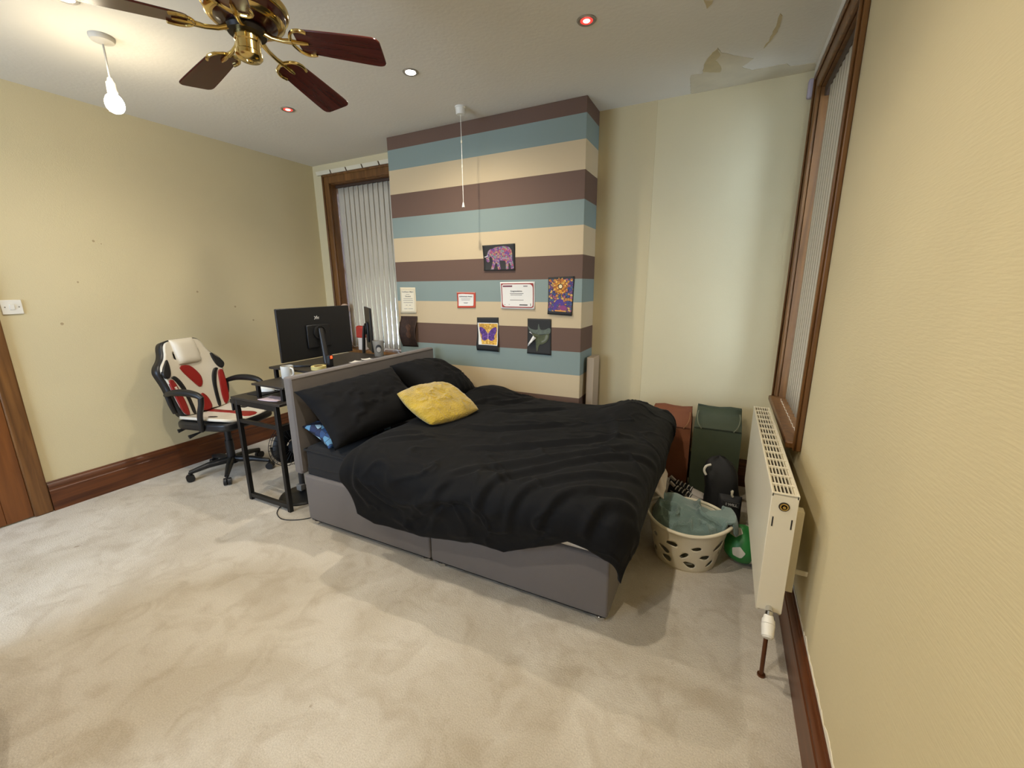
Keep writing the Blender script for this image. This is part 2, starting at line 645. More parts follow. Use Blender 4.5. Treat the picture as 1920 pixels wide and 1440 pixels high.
def skirting(name, p0, p1, nrm, m, h=0.205):
    """moulded board from p0 to p1, nrm = inward direction"""
    prof = [(0, 0), (0.024, 0), (0.024, h - 0.062), (0.020, h - 0.056), (0.020, h - 0.045), (0.023, h - 0.038), (0.017, h - 0.018),
            (0.010, h - 0.010), (0.010, h - 0.004), (0.006, h), (0, h)]
    b = B()
    p0, p1, nrm = Vector(p0), Vector(p1), Vector(nrm)
    n = len(prof)
    vs = [p + nrm * a + Vector((0, 0, z)) for p in (p0, p1) for a, z in prof]
    fs = [tuple(range(n))[::-1], tuple(range(n, 2 * n))] + [(i, (i + 1) % n, n + (i + 1) % n, n + i) for i in range(n)]
    b.add(vs, fs)
    return struct(b.obj(name, m, smooth=25))


skirting('baseboard_left', (XL, 0.925, 0), (XL, YB, 0), (1, 0, 0), M_SKIRT)
skirting('baseboard_left', (XL, YR, 0), (XL, -0.20, 0), (1, 0, 0), M_SKIRT)
skirting('baseboard_right', (XR, YR, 0), (XR, YB, 0), (-1, 0, 0), M_SKIRT)
skirting('baseboard_back', (XL + 0.024, YB, 0), (CHX0, YB, 0), (0, -1, 0), M_SKIRTX)
skirting('baseboard_back', (CHX1, YB, 0), (XR - 0.024, YB, 0), (0, -1, 0), M_SKIRTX)
skirting('baseboard_chimney', (CHX0, CHY, 0), (CHX1 + 0.02, CHY, 0), (0, -1, 0), M_SKIRTX)
skirting('baseboard_chimney', (CHX1, CHY - 0.02, 0), (CHX1, YB, 0), (1, 0, 0), M_SKIRT)
skirting('baseboard_rear', (XL, YR, 0), (XR, YR, 0), (0, 1, 0), M_SKIRTX)
# torn paper edge along the right skirting
b = B()
ys = np.linspace(0.9, 1.95, 90)
up = [(y, 0.205 + 0.004 + 0.013 * vnoise(y * 22, 1.3, 2) ** 2 + 0.010 * vnoise(y * 60, 4.1, 3)) for y in ys]
b.prism([(0.9, 0.2)] + up + [(1.95, 0.2)], (0, 0.0025), lambda a, z, c: (XR - c, a, z))
b.obj('torn_paper_edge', mat('bare_plaster', (232, 224, 204), 0.9), wr, smooth=0)

# ---- door on the left wall
d = struct(bpy.data.objects.new('door_1', None), 'brown stained panel door in its wooden frame'); COL.objects.link(d)
b = B()
for (y0, y1) in ((0.832, 0.922), (-0.11, -0.02)):
    b.bx(XL - 0.01, XL + 0.026, y0, y1, 0, 2.12)
b.bx(XL - 0.01, XL + 0.026, -0.11, 0.922, 2.12, 2.21)
b.obj('architrave', M_FRAME, d, bevel=0.008)
B().bx(XL - 0.01, XL + 0.004, -0.02, 0.832, 0.008, 2.12).obj('door_leaf', M_DOOR, d, smooth=0)
b = B()
for (y0, y1, z0, z1) in ((-0.02, 0.10, 0.008, 2.1), (0.712, 0.832, 0.008, 2.1), (0.1, 0.712, 0.008, 0.22), (0.1, 0.712, 1.98, 2.1),
                         (0.1, 0.712, 0.80, 0.98), (0.35, 0.46, 0.22, 0.8), (0.35, 0.46, 0.98, 1.98)):
    b.bx(XL + 0.003, XL + 0.016, y0, y1, z0, z1)
b.obj('door_stile', M_DOOR, d, bevel=0.004)
for (y0, y1, z0, z1) in ((0.1, 0.35, 0.22, 0.8), (0.46, 0.712, 0.22, 0.8), (0.1, 0.35, 0.98, 1.98), (0.46, 0.712, 0.98, 1.98)):
    B().bx(XL + 0.003, XL + 0.011, y0 + 0.03, y1 - 0.03, z0 + 0.03, z1 - 0.03).obj('panel', M_DOOR, d, bevel=0.006)
b = B(); b.cyl((XL + 0.016, 0.06, 1.02), (XL + 0.06, 0.06, 1.02), 0.011); b.lathe([(0, 0), (0.02, 0.004), (0.027, 0.02), (0.02, 0.036), (0, 0.04)], n=20)
n_ = len(b.v) - 5 * 20
b.v[n_:] = [(XL + 0.05 + z, 0.06 + x, 1.02 + y) for x, y, z in b.v[n_:]]
b.obj('door_knob', M_BRASS, d)


# ---- windows
def window(name, label, x0, x1, z0, z1, face, depth, mp, transom=None, arch=0.08, proj=0.022, sill=True):
    """mp(u, d, z): u along the wall, d depth into the wall (+) / out (-)"""
    w = struct(bpy.data.objects.new(name, None), label); COL.objects.link(w)

    def q(bb, u0, u1, d0, d1, za, zb):
        a = Vector(mp(u0, d0, za)); c = Vector(mp(u1, d1, zb))
        bb.box((a + c) / 2, [abs(a[i] - c[i]) for i in range(3)])
    bb = B()
    q(bb, x0 - arch, x0 + 0.006, -proj, 0.0, z0 - 0.02, z1 + arch); q(bb, x1 - 0.006, x1 + arch, -proj, 0.0, z0 - 0.02, z1 + arch)
    q(bb, x0 + 0.006, x1 - 0.006, -proj, 0.0, z1 - 0.006, z1 + arch)
    q(bb, x0 - arch, x0 - arch + 0.022, -proj - 0.012, -proj, z0 - 0.02, z1 + arch)
    q(bb, x1 + arch - 0.022, x1 + arch, -proj - 0.012, -proj, z0 - 0.02, z1 + arch)
    q(bb, x0 - arch, x1 + arch, -proj - 0.012, -proj, z1 + arch - 0.022, z1 + arch)
    bb.obj('architrave', M_FRAME, w, bevel=0.006)
    bb = B()
    t = 0.012
    q(bb, x0, x0 + t, 0, depth + 0.05, z0, z1); q(bb, x1 - t, x1, 0, depth + 0.05, z0, z1)
    q(bb, x0, x1, 0, depth + 0.05, z1 - t, z1)
    bb.obj('jamb_lining', M_FRAME, w, smooth=0)
    bb = B()
    s = 0.05
    tz = transom if transom else (z0 + z1) / 2
    for (u0, u1, a, c) in ((x0 + t, x0 + t + s, z0, z1 - t), (x1 - t - s, x1 - t, z0, z1 - t), (x0 + t, x1 - t, z0, z0 + s),
                           (x0 + t, x1 - t, z1 - t - s, z1 - t), (x0 + t, x1 - t, tz - s / 2, tz + s / 2)):
        q(bb, u0, u1, depth, depth + 0.045, a, c)
    bb.obj('sash', M_WHITE, w, bevel=0.004)
    for (a, c) in ((z0 + s, tz - s / 2), (tz + s / 2, z1 - t - s)):
        bb = B(); q(bb, x0 + t + s - 0.004, x1 - t - s + 0.004, depth + 0.018, depth + 0.024, a - 0.004, c + 0.004)
        bb.obj('pane', M_GLASS, w, smooth=0)
    if sill:
        bb = B(); q(bb, x0 - 0.02, x1 + 0.02, -0.055, depth + 0.04, z0 - 0.028, z0 + 0.006)
        bb.obj('sill', M_FRAME, w, bevel=0.008)
    return w


window('window_1', 'tall window in the alcove left of the chimney breast, brown frame', W1[0], W1[1], W1[2], W1[3], YB, 0.19,
       lambda u, d_, z: (u, YB + d_, z))
window('window_2', 'tall window above the radiator with brown wooden frame', W2[0], W2[1], W2[2], W2[3], XR, 0.20,
       lambda u, d_, z: (XR + d_, u, z))
window('window_3', None, W3[0], W3[1], W3[2], W3[3], YR, 0.19, lambda u, d_, z: (u, YR - d_, z))

# cream lath pieces over window_1, and the white plaster edge over window_2
tr = struct(bpy.data.objects.new('trim_1', None), 'strip of cream pieces above the alcove window frame'); COL.objects.link(tr)
B().bx(-3.90, CHX0, YB - 0.010, YB, 2.586, 2.622).obj('backing', mat('dark_gap', (70, 52, 36), 0.8), tr, smooth=0)
for i in range(6):
    x0 = -3.90 + i * 0.215
    b = B()
    b.prism([(x0 + 0.004, 2.586), (min(x0 + 0.203, CHX0), 2.586), (min(x0 + 0.186, CHX0), 2.624), (x0 - 0.012, 2.624)], (0.008, 0.018), lambda a, z, c: (a, YB - c, z))
    b.obj('lath_piece', mat('cream_gloss', (226, 216, 190), 0.5), tr, smooth=0)
b = B()
yy = np.linspace(2.15, 3.31, 60)
lo = [(y, 2.628 + 0.016 * vnoise(y * 14, 2.2, 1) + 0.008 * vnoise(y * 40, 2.2, 4)) for y in yy]
b.prism(lo + [(3.31, ZC), (2.15, ZC)], (0, 0.03), lambda a, z, c: (XR - c, a, z))
struct(b.obj('trim_2', mat('chipped_plaster', (214, 206, 192), 0.85), smooth=0), 'chipped pale plaster edge above the window by the radiator')
struct(B().box((XR - 0.03, 3.300, 2.575), (0.05, 0.05, 0.10)).obj('trim_3', mat('lilac_putty', (176, 166, 176), 0.8), bevel=0.01), 'lilac-grey filler lump at the top corner of the window')

# ceiling damage
PATCH = mat('bare_ceiling_plaster', (210, 199, 172), 0.92, var=0.06, vscale=9)
PATCH2 = mat('yellowed_ceiling_paint', (196, 180, 140), 0.92, var=0.08, vscale=14)


def ceil_sheet(name, pts, m, dz, k=0):
    b = B()
    P2 = np.array(pts, float)
    # roughen outline
    out = []
    for i in range(len(P2)):
        a, c = P2[i], P2[(i + 1) % len(P2)]
        L = np.hypot(*(c - a)); n = max(1, int(L / 0.02))
        nr = np.array([-(c - a)[1], (c - a)[0]]) / max(L, 1e-6)
        for j in range(n):
            p = a + (c - a) * j / n
            out.append(tuple(p + nr * (random.random() - 0.5) * 0.008 * (0 if j == 0 else 1)))
    b.prism(out, (ZC - dz, ZC), lambda x, y, z: (x, y, z))
    return b.obj(name, m, ceil, smooth=0)


ceil_sheet('peeled_paint_patch', [(-0.332, YB), (-0.316, 3.061), (-0.25, 3.072), (-0.235, 2.95), (-0.211, 2.882), (-0.164, 2.803), (-0.149, 2.866),
                                  (-0.088, 2.927), (-0.013, 2.995), (0.012, 3.018), (-0.043, 3.092), (0.011, 3.164), (0.185, 3.17),
                                  (0.206, 3.212), (0.329, 3.235), (0.36, YB)], PATCH, 0.002)
ceil_sheet('damp_patch', [(-0.246, 3.052), (-0.235, 2.95), (-0.211, 2.882), (-0.164, 2.803), (-0.153, 2.892), (-0.179, 2.938), (-0.151, 3.036), (-0.156, 3.099)], PATCH2, 0.003)
ceil_sheet('paint_crack', [(0.102, 2.617), (0.112, 2.642), (0.105, 2.779), (0.055, 2.926), (0.085, 2.790), (0.096, 2.66)], PATCH2, 0.002)
ceil_sheet('damp_spot', [(-0.212, 2.349), (-0.176, 2.368), (-0.18, 2.391), (-0.202, 2.419), (-0.205, 2.385)], PATCH2, 0.002)
# scuffs on the left wall
SC = mat('scuff', (176, 156, 120), 0.9)
for (y, z, r) in ((1.451, 1.791, 0.008), (1.321, 1.513, 0.006), (1.193, 1.241, 0.009), (2.052, 1.438, 0.008), (2.342, 1.302, 0.008), (2.49, 1.171, 0.008), (1.49, 1.775, 0.004)):
    b = B(); b.cyl((XL - 0.001, y, z), (XL + 0.0012, y, z), r, n=9); b.obj('scuff_mark', SC, wl, smooth=0)

# ------------------------------------------------------------------ vertical blinds


def twisted_slat(w, h, a_top, a_bot, bow=0.006, n=14):
    P = np.zeros((n, 7, 3))
    for i in range(n):
        t = i / (n - 1)
        a = a_top + (a_bot - a_top) * (t ** 1.2)
        for j in range(7):
            u = (j / 6 - 0.5) * w
            o = bow * (1 - (2 * u / w) ** 2)
            P[i, j] = (u * math.cos(a) - o * math.sin(a), u * math.sin(a) + o * math.cos(a), -h * t)
    return B().grid(P)


vb = thing('vertical_blind', 'off-white vertical slat blind hanging in the alcove window behind the desk', 'blind', (-3.24, YB + 0.075, 2.50))
B().bx(-0.486, 0.506, -0.02, 0.02, -0.036, -0.0115).obj('headrail', mat('dark_headrail', (66, 48, 36), 0.6), vb, bevel=0.004)
n1 = 14
for i in range(n1):
    x = -0.435 + i * 0.066
    jit = random.uniform(-0.035, 0.035)
    o = twisted_slat(0.089, 1.650, math.radians(-5) + jit * 0.5, math.radians(-19) + jit).obj('slat', M_SLAT, vb, solid=0.0008, soff=0, smooth=180)
    o.location = (x, 0, -0.034)
b = B()
for i in range(n1 - 1):
    x = -0.435 + i * 0.066
    b.tube([(x + 0.066 * t, -0.035, -1.665 - 0.012 * 4 * t * (1 - t)) for t in (0, .25, .5, .75, 1)], 0.0012, 5)
b.obj('bead_chain', M_WHITE, vb)

vb2 = thing('vertical_blind', 'pale vertical slat blind hanging in the window above the radiator', 'blind', (XR + 0.036, 2.73, 2.535))
B().bx(-0.02, 0.02, -0.446, 0.446, -0.05, -0.0015).obj('headrail', mat('dark_headrail', (66, 48, 36), 0.6), vb2, bevel=0.004)
n2 = 11
for i in range(n2):
    y = -0.402 + i * 0.066
    o = twisted_slat(0.089, 1.725, math.radians(110), math.radians(112), bow=0.007).obj('slat', M_SLAT, vb2, solid=0.0008, soff=0, smooth=180)
    o.location = (0, y, -0.05)
b = B()
for i in range(n2 - 1):
    y = -0.402 + i * 0.066
    b.tube([(-0.045, y + 0.066 * t, -1.768 - 0.010 * 4 * t * (1 - t)) for t in (0, .25, .5, .75, 1)], 0.0014, 5)
b.obj('bead_chain', M_WHITE, vb2)

# ------------------------------------------------------------------ ceiling lights
RING = mat('brushed_steel', (170, 165, 158), 0.35, 0.9)


def downlight(x, y, label, rgb, emit, watts, lrgb, group=None):
    t = thing('downlight', label, 'downlight', (x, y, ZC), 0, group)
    b = B(); b.lathe([(0.030, 0.004), (0.030, -0.004), (0.042, -0.006), (0.046, -0.002), (0.046, 0.0)], n=28)
    b.obj('bezel', RING, t)
    b = B(); b.lathe([(0.0, -0.0045), (0.029, -0.003), (0.029, 0.003)], n=24)
    b.obj('lamp_face', mat('lamp_face_' + label[:8], rgb, 0.4, emit=emit, emit_rgb=rgb), t)
    if rgb[1] < 100:
        b = B(); b.lathe([(0.0, -0.0062), (0.015, -0.0055), (0.017, -0.0036)], n=20)
        b.obj('lamp_core', mat('red_lamp_core', (255, 190, 180), 0.4, emit=6, emit_rgb=(255, 150, 135)), t)
    ld = bpy.data.lights.new('spot_beam', 'SPOT')
    ld.energy = watts; ld.color = lrgb; ld.spot_size = math.radians(160); ld.spot_blend = 0.9; ld.shadow_soft_size = 0.025
    lo_ = bpy.data.objects.new('spot_beam', ld); COL.objects.link(lo_); lo_.parent = t; lo_.location = (0, 0, -0.03)
    return t


downlight(-1.775, 2.254, 'white-lit recessed ceiling downlight in front of the chimney breast', (255, 252, 244), 60, SPOT_W, (1.0, 0.915, 0.785))
downlight(-0.715, 2.250, 'red-lit recessed ceiling downlight near the peeled ceiling patch', (255, 50, 44), 2.2, SPOT_RED, (1.0, 0.1, 0.08))
downlight(-2.880, 2.270, 'red-lit recessed ceiling downlight near the alcove window', (255, 50, 44), 2.2, SPOT_RED, (1.0, 0.1, 0.08))
downlight(-2.66, 1.06, 'white-lit recessed ceiling downlight beside the pendant bulb', (255, 252, 246), 60, SPOT_W, (1.0, 0.915, 0.785))
# two unseen downlights added on an assumed grid, to brighten the right side
downlight(-0.715, 1.06, 'white-lit recessed ceiling downlight nearest the radiator wall', (255, 252, 246), 60, SPOT_W, (1.0, 0.915, 0.785))
downlight(-0.715, -0.13, 'white-lit recessed ceiling downlight above the doorway end of the carpet', (255, 252, 246), 60, SPOT_W, (1.0, 0.915, 0.785))

# pendant
pn = thing('pendant_light', 'bare glowing bulb on a short grey flex from a ceiling rose', 'lamp', (-2.894, 1.264, ZC))
PG = mat('aged_white_plastic', (196, 190, 176), 0.5)
b = B(); b.lathe([(0.052, 0), (0.052, -0.010), (0.046, -0.022), (0.020, -0.026), (0.008, -0.034), (0, -0.034)], n=32); b.obj('ceiling_rose', PG, pn)
B().cyl((0, 0, -0.03), (0, 0, -0.19), 0.0042, n=10).obj('flex', PG, pn)
b = B(); b.lathe([(0, -0.180), (0.010, -0.182), (0.014, -0.198), (0.020, -0.204), (0.021, -0.245), (0.0185, -0.247), (0, -0.247)], n=24); b.obj('lamp_holder', PG, pn)
b = B(); b.lathe([(0.0, -0.244), (0.015, -0.246), (0.020, -0.256), (0.031, -0.268), (0.038, -0.286), (0.0395, -0.302), (0.036, -0.320), (0.026, -0.334), (0.012, -0.341), (0, -0.343)], n=28)
b.obj('bulb', mat('bulb_glow', (255, 246, 222), 0.3, emit=BULB_STRENGTH, emit_rgb=(255, 240, 210)), pn)

# pull cord
pc = thing('pull_cord_switch', 'white ceiling pull cord switch hanging in front of the striped chimney breast', 'switch', (-1.788, 2.799, ZC))
b = B(); b.lathe([(0.038, 0), (0.038, -0.008), (0.034, -0.010), (0.032, -0.045), (0.028, -0.050), (0, -0.050)], n=32); b.obj('switch_body', M_WHITE, pc)
B().cyl((0, 0, -0.05), (0, 0, -0.63), 0.0020, n=8).obj('cord', M_WHITE, pc)
for z in (-0.21, -0.37):
    b = B(); b.lathe([(0, z), (0.005, z - 0.003), (0.005, z - 0.02), (0, z - 0.023)], n=12)
    b.obj('connector', mat('ivory_plastic', (222, 214, 190), 0.4), pc)
b = B(); b.lathe([(0, -0.622), (0.004, -0.624), (0.011, -0.652), (0.011, -0.658), (0, -0.660)], n=16); b.obj('acorn_pull', M_WHITE, pc)

# light switch
ls = thing('light_switch', 'white rocker light switch plate beside the door frame', 'switch', (XL, 0.987, 1.361))
B().bx(0, 0.009, -0.046, 0.046, -0.044, 0.044).obj('plate', M_WHITE, ls, bevel=0.003)
B().box((0.011, 0.0, 0.0), (0.006, 0.022, 0.032), (0, 0.12, 0)).obj('rocker', M_WHITE, ls, bevel=0.0015)
for s in (-1, 1):
    B().cyl((0.008, s * 0.030, 0), (0.0102, s * 0.030, 0), 0.0034, n=10).obj('screw', mat('screw_head', (120, 112, 100), 0.4, 0.6), ls)

# ------------------------------------------------------------------ ceiling fan
MAHOG = wood('mahogany', (62, 22, 16), (92, 38, 30), 'X', 1.2, 0.22)
MAHD = mat('mahogany_gloss', (52, 18, 12), 0.18)
fan = thing('ceiling_fan', 'five-blade mahogany and brass ceiling fan', 'ceiling fan', (-1.528, 1.098, ZC))
fan.rotation_euler = (-0.045, 0, 0)
zb = 2.292 - ZC
b = B(); b.lathe([(0.065, 0), (0.065, -0.02), (0.045, -0.05), (0.018, -0.06), (0, -0.06)], n=36); b.obj('canopy', M_BRASS, fan)
B().cyl((0, 0, -0.05), (0, 0, zb + 0.13), 0.012).obj('downrod', M_BRASS, fan)
b = B(); b.lathe([(0, zb + 0.150), (0.05, zb + 0.150), (0.085, zb + 0.135), (0.118, zb + 0.105), (0.125, zb + 0.075), (0.112, zb + 0.048), (0.085, zb + 0.030), (0.060, zb + 0.022), (0, zb + 0.022)], n=48)
b.obj('motor_housing', MAHD, fan)
b = B(); b.lathe([(0.118, zb + 0.098), (0.131, zb + 0.092), (0.133, zb + 0.082), (0.129, zb + 0.072), (0.116, zb + 0.068)], n=48)
b.obj('brass_band', M_BRASS, fan)
b = B(); b.lathe([(0.112, zb + 0.050), (0.118, zb + 0.046), (0.112, zb + 0.040), (0.098, zb + 0.036)], n=48)
b.obj('brass_band', M_BRASS, fan)
b = B(); b.lathe([(0, zb + 0.024), (0.058, zb + 0.022), (0.062, zb + 0.012), (0.058, zb + 0.000), (0, zb - 0.002)], n=36)
b.obj('flywheel', mat('dark_iron', (30, 24, 20), 0.4, 0.5), fan)
b = B(); b.lathe([(0, zb), (0.040, zb - 0.001), (0.0405, zb - 0.022), (0.037, zb - 0.026), (0.037, zb - 0.050), (0.041, zb - 0.054), (0.041, zb - 0.066), (0.034, zb - 0.074), (0.012, zb - 0.078), (0.010, zb - 0.083), (0, zb - 0.084)], n=36)
b.obj('switch_housing', M_BRASS, fan)
b = B()
b.tube([(0.036, -0.02, zb - 0.04), (0.046, -0.026, zb - 0.042), (0.048, -0.028, zb - 0.06)], 0.0015, 6)
b.obj('pull_chain', M_BRASS, fan)
b = B()
b.tube([(-0.038, 0.01, zb - 0.03), (-0.055, 0.016, zb - 0.026), (-0.062, 0.018, zb - 0.04), (-0.058, 0.018, zb - 0.055)], 0.0015, 6)
b.obj('pull_chain', M_BRASS, fan)
# blade outline along +x
R0, R1 = 0.165, 0.455
top = [(R0, 0.030), (R0 + 0.006, 0.042), (R0 + 0.03, 0.050), (0.30, 0.057), (0.41, 0.062), (0.440, 0.060), (R1 - 0.003, 0.050), (R1, 0.036)]
outl = smoothpoly(top + [(x, -y) for x, y in top[::-1]], 3)
DROOP = math.atan2(0.044, 0.40)
for i in range(5):
    a = math.radians(171.9 - 72 * i)
    b = B(); b.prism(outl, (-0.003, 0.003), lambda x, y, z: (x, y, z))
    bl = b.obj('blade', MAHOG, fan, bevel=0.002, seg=1, loc=(0, 0, zb + 0.006))
    bl.rotation_euler = Euler((math.radians(-11), DROOP, a), 'XYZ')
    b = B()
    # blade iron: arm plus two-pronged loop clasping the blade root
    b.tube([(0.052, 0, 0.010), (0.085, 0, -0.004), (0.120, 0, -0.008), (0.150, 0, -0.006)], [0.010, 0.007, 0.007, 0.009], 10)
    lp = smoothpoly([(0.215, 0.046), (0.190, 0.052), (0.165, 0.042), (0.150, 0.018), (0.147, 0), (0.150, -0.018), (0.165, -0.042), (0.190, -0.052), (0.215, -0.046)], 4, closed=False)
    b.tube([(x, y, -0.006) for x, y in lp], 0.0055, 8)
    b.tube([(0.150, 0, -0.006), (0.185, 0.0, -0.006), (0.205, 0, -0.006)], [0.006, 0.007, 0.004], 8)
    b.obj('blade_iron', M_BRASS, bl)

# ================================================================== BED
BX0, BX1, BY0, BY1 = -2.235, -0.335, 1.575, 2.945
GREYF = mat('grey_bed_fabric', (108, 101, 96), 0.9, bump=0.2, bscale=420, sheen=0.2, var=0.05, vscale=4)
bed = thing('divan_bed', 'grey fabric divan bed with padded headboard', 'bed', (BX0, BY0, 0))
LX, LY = BX1 - BX0, BY1 - BY0
for (a0, a1) in ((0, LX / 2 - 0.002), (LX / 2 + 0.002, LX)):
    B().bx(a0, a1, 0, LY, 0.035, 0.335).obj('divan_base', GREYF, bed, bevel=0.012, seg=3)
    B().bx(a0 + 0.01, a1 - 0.01, 0.01, LY - 0.01, 0.028, 0.037).obj('base_underside', mat('black_underside', (22, 20, 20), 0.9), bed, smooth=0)
b = B(); b.bx(-0.075, -0.008, -0.005, LY + 0.005, 0.335, 0.948)
b.obj('headboard', GREYF, bed, bevel=0.014, seg=3)
b = B()
b.tube([(-0.010, 0.004, 0.36), (-0.010, 0.004, 0.936), (-0.010, LY - 0.004, 0.936), (-0.010, LY - 0.004, 0.36)], 0.005, 8)
b.obj('headboard_piping', GREYF, bed)
for y in (0.25, LY - 0.25):
    B().bx(-0.060, -0.025, y - 0.03, y + 0.03, 0.02, 0.45).obj('headboard_strut', mat('strut_wood', (90, 70, 50), 0.7), bed, bevel=0.003)
fm = B(); fm.lathe([(0.0, 0.0), (0.020, 0.0), (0.024, 0.006), (0.024, 0.022), (0.016, 0.028), (0.010, 0.036), (0, 0.036)], n=20)
first = None
for x in (0.04, LX / 2 - 0.05, LX / 2 + 0.05, LX - 0.04):
    for y in (0.035, LY - 0.035):
        if first is None:
            first = fm.obj('foot', M_CHROME, bed); first.location = (x, y, 0)
        else:
            part_copy(first, bed, (x, y, 0))

NAVY = mat('black_fitted_sheet', (14, 14, 16), 0.85, bump=0.1, bscale=300, sheen=0.05)
mt = thing('mattress', 'mattress under a black fitted sheet on the grey divan', 'mattress', (BX0, BY0, 0.335))
B().bx(0.012, LX - 0.012, 0.012, LY - 0.012, 0.030, 0.185).obj('fitted_sheet', NAVY, mt, bevel=0.035, seg=4)
B().bx(0.016, 0.96, 0.016, LY - 0.016, 0.0, 0.06).obj('fitted_sheet_skirt', NAVY, mt, bevel=0.012)
B().bx(0.95, LX - 0.012, 0.008, LY - 0.020, 0.0, 0.06).obj('mattress_border', mat('mattress_white', (214, 206, 192), 0.85), mt, bevel=0.015)
b = B(); b.tube([(0.014, 0.014, 0.165), (LX - 0.02, 0.010, 0.165)], 0.006, 8); b.tube([(0.012, 0.02, 0.165), (0.012, LY - 0.02, 0.165)], 0.006, 8)
b.obj('piping', NAVY, mt)

# ---------- duvet
DUV = mat('black_duvet_cotton', (8, 8, 9), 0.8, bump=0.06, bscale=260, sheen=0.02, spec=0.2)
NEAR, FAR, FOOT, HEAD = 1.545, 2.895, -0.33, -1.84
TOPZ = 0.612
nu, nv = 250, 230
a_ = np.linspace(0, 1, nu)[:, None] * np.ones((1, nv))
b_ = np.linspace(0, 1, nv)[None, :] * np.ones((nu, 1))
# near-side overhang length by x, foot overhang length by y
xs_k = [-1.90, -1.80, -1.745, -1.66, -1.58, -1.24, -0.96, -0.79, -0.66, -0.55, -0.48, -0.40, -0.33, -0.1]
ln_k = [0.34, 0.36, 0.405, 0.435, 0.455, 0.425, 0.365, 0.375, 0.325, 0.285, 0.240, 0.250, 0.275, 0.28]
hx_k = [1.0, 1.545, 1.70, 2.04, 2.36, 2.75, 3.2]
hd_k = [-1.755, -1.765, -1.785, -1.81, -1.84, -1.79, -1.77]
fo_k = [1.0, 1.55, 1.75, 2.1, 2.6, 3.2]
fl_k = [0.275, 0.27, 0.26, 0.27, 0.25, 0.22]
sxm = HEAD + a_ * (FOOT + 0.26 - HEAD)
farov = 0.16
yy_ = FAR + farov - b_ * (FAR + farov - NEAR + 0.40)     # crude y for head-edge lookup
head = np.interp(yy_, hx_k, hd_k)
footlen = np.interp(np.clip(yy_, 1.5, 3.0), fo_k, fl_k)
head = head + 0.06 * sstep(0.05, 0.40, NEAR - yy_)
A = head + a_ * (FOOT + footlen - head)
nearlen = np.interp(A, xs_k, ln_k)
Bc = FAR + farov - b_ * (FAR + farov - NEAR + nearlen)
da = np.maximum(A - FOOT, 0); db = np.maximum(NEAR - Bc, 0); df = np.maximum(Bc - FAR, 0)


def wrap(dist, r):
    """rounded edge: (outward, drop) after travelling dist past the edge"""
    th = np.minimum(dist / r, PI / 2)
    out = r * np.sin(th); drop = r * (1 - np.cos(th)) + np.maximum(dist - r * PI / 2, 0)
    return out, drop


dside = db + df
tot = np.hypot(da, dside) + 1e-9
out, drop = wrap(tot, 0.085)
ux, uy = da / tot, dside / tot
sgn = np.where(db > 0, -1.0, 1.0)
X = np.minimum(A, FOOT) + ux * out
Y = np.clip(Bc, NEAR, FAR) + sgn * uy * out
# base height of the top surface
px_, py_ = np.minimum(A, FOOT), np.clip(Bc, NEAR, FAR)
hump = lambda cx, cy_, rx, ry, h: h * np.exp(-(((px_ - cx) / rx) ** 2 + ((py_ - cy_) / ry) ** 2))
Zt = TOPZ + hump(-0.50, 2.75, 0.17, 0.30, 0.085) + hump(-1.62, 2.78, 0.20, 0.22, 0.085) + hump(-0.45, 2.05, 0.22, 0.55, 0.045)
Zt += hump(-1.55, 1.72, 0.26, 0.22, 0.040) + hump(-1.0, 2.2, 0.35, 0.4, 0.01) + hump(-1.45, 2.35, 0.3, 0.3, 0.02) + hump(-0.55, 1.62, 0.25, 0.25, 0.02)
hd = np.clip((A - head) / 0.10, 0, 1)
Zt = Zt - (TOPZ - 0.545) * (1 - np.sqrt(1 - (1 - hd) ** 2)) * (1 - sstep(0.03, 0.22, drop)) * 0.95
Z = Zt - drop
# belly of the hanging sides
belly = np.exp(-((tot - 0.17) / 0.10) ** 2) * (tot > 0)
X += ux * belly * 0.030; Y += sgn * uy * belly * 0.030
# taper inward under the lower hem
low = np.maximum(tot - 0.24, 0)
Y -= sgn * uy * low * 0.10
P = np.stack([X, Y, Z], -1)
N = np.cross(np.gradient(P, axis=0), np.gradient(P, axis=1))
N /= np.linalg.norm(N, axis=-1, keepdims=True) + 1e-9
N *= np.sign(N[nu // 2, nv // 2, 2])
# folds -----------------------------------------------------------
U, V = A, Bc
disp = 0.030 * (fbm(U * 2.6 + 3, V * 2.6 + 1, 1) - 0.5)
wx = U + 0.16 * (fbm(U * 2.1 + 9, V * 2.1, 2) - 0.5) * 2; wy = V + 0.16 * (fbm(U * 1.9, V * 1.9 + 7, 3) - 0.5) * 2
n1_ = fbm(wx * 2.0 + wy * 0.8, wy * 6.0 - wx * 1.6, 4, 2)
disp += 0.013 * (np.exp(-((n1_ - 0.5) / 0.045) ** 2) - 0.25) * sstep(0.38, 0.62, fbm(U * 1.7 + 4, V * 1.7 + 2, 5))
n2_ = fbm(wx * 4.2 - wy * 2.2, wy * 7.5 + wx * 2.0, 6, 2)
disp += 0.007 * (np.exp(-((n2_ - 0.5) / 0.05) ** 2) - 0.25) * sstep(0.42, 0.62, fbm(U * 2.3 + 8, V * 2.3 + 5, 7))
disp += 0.004 * (fbm(U * 22, V * 22, 2) - 0.5)


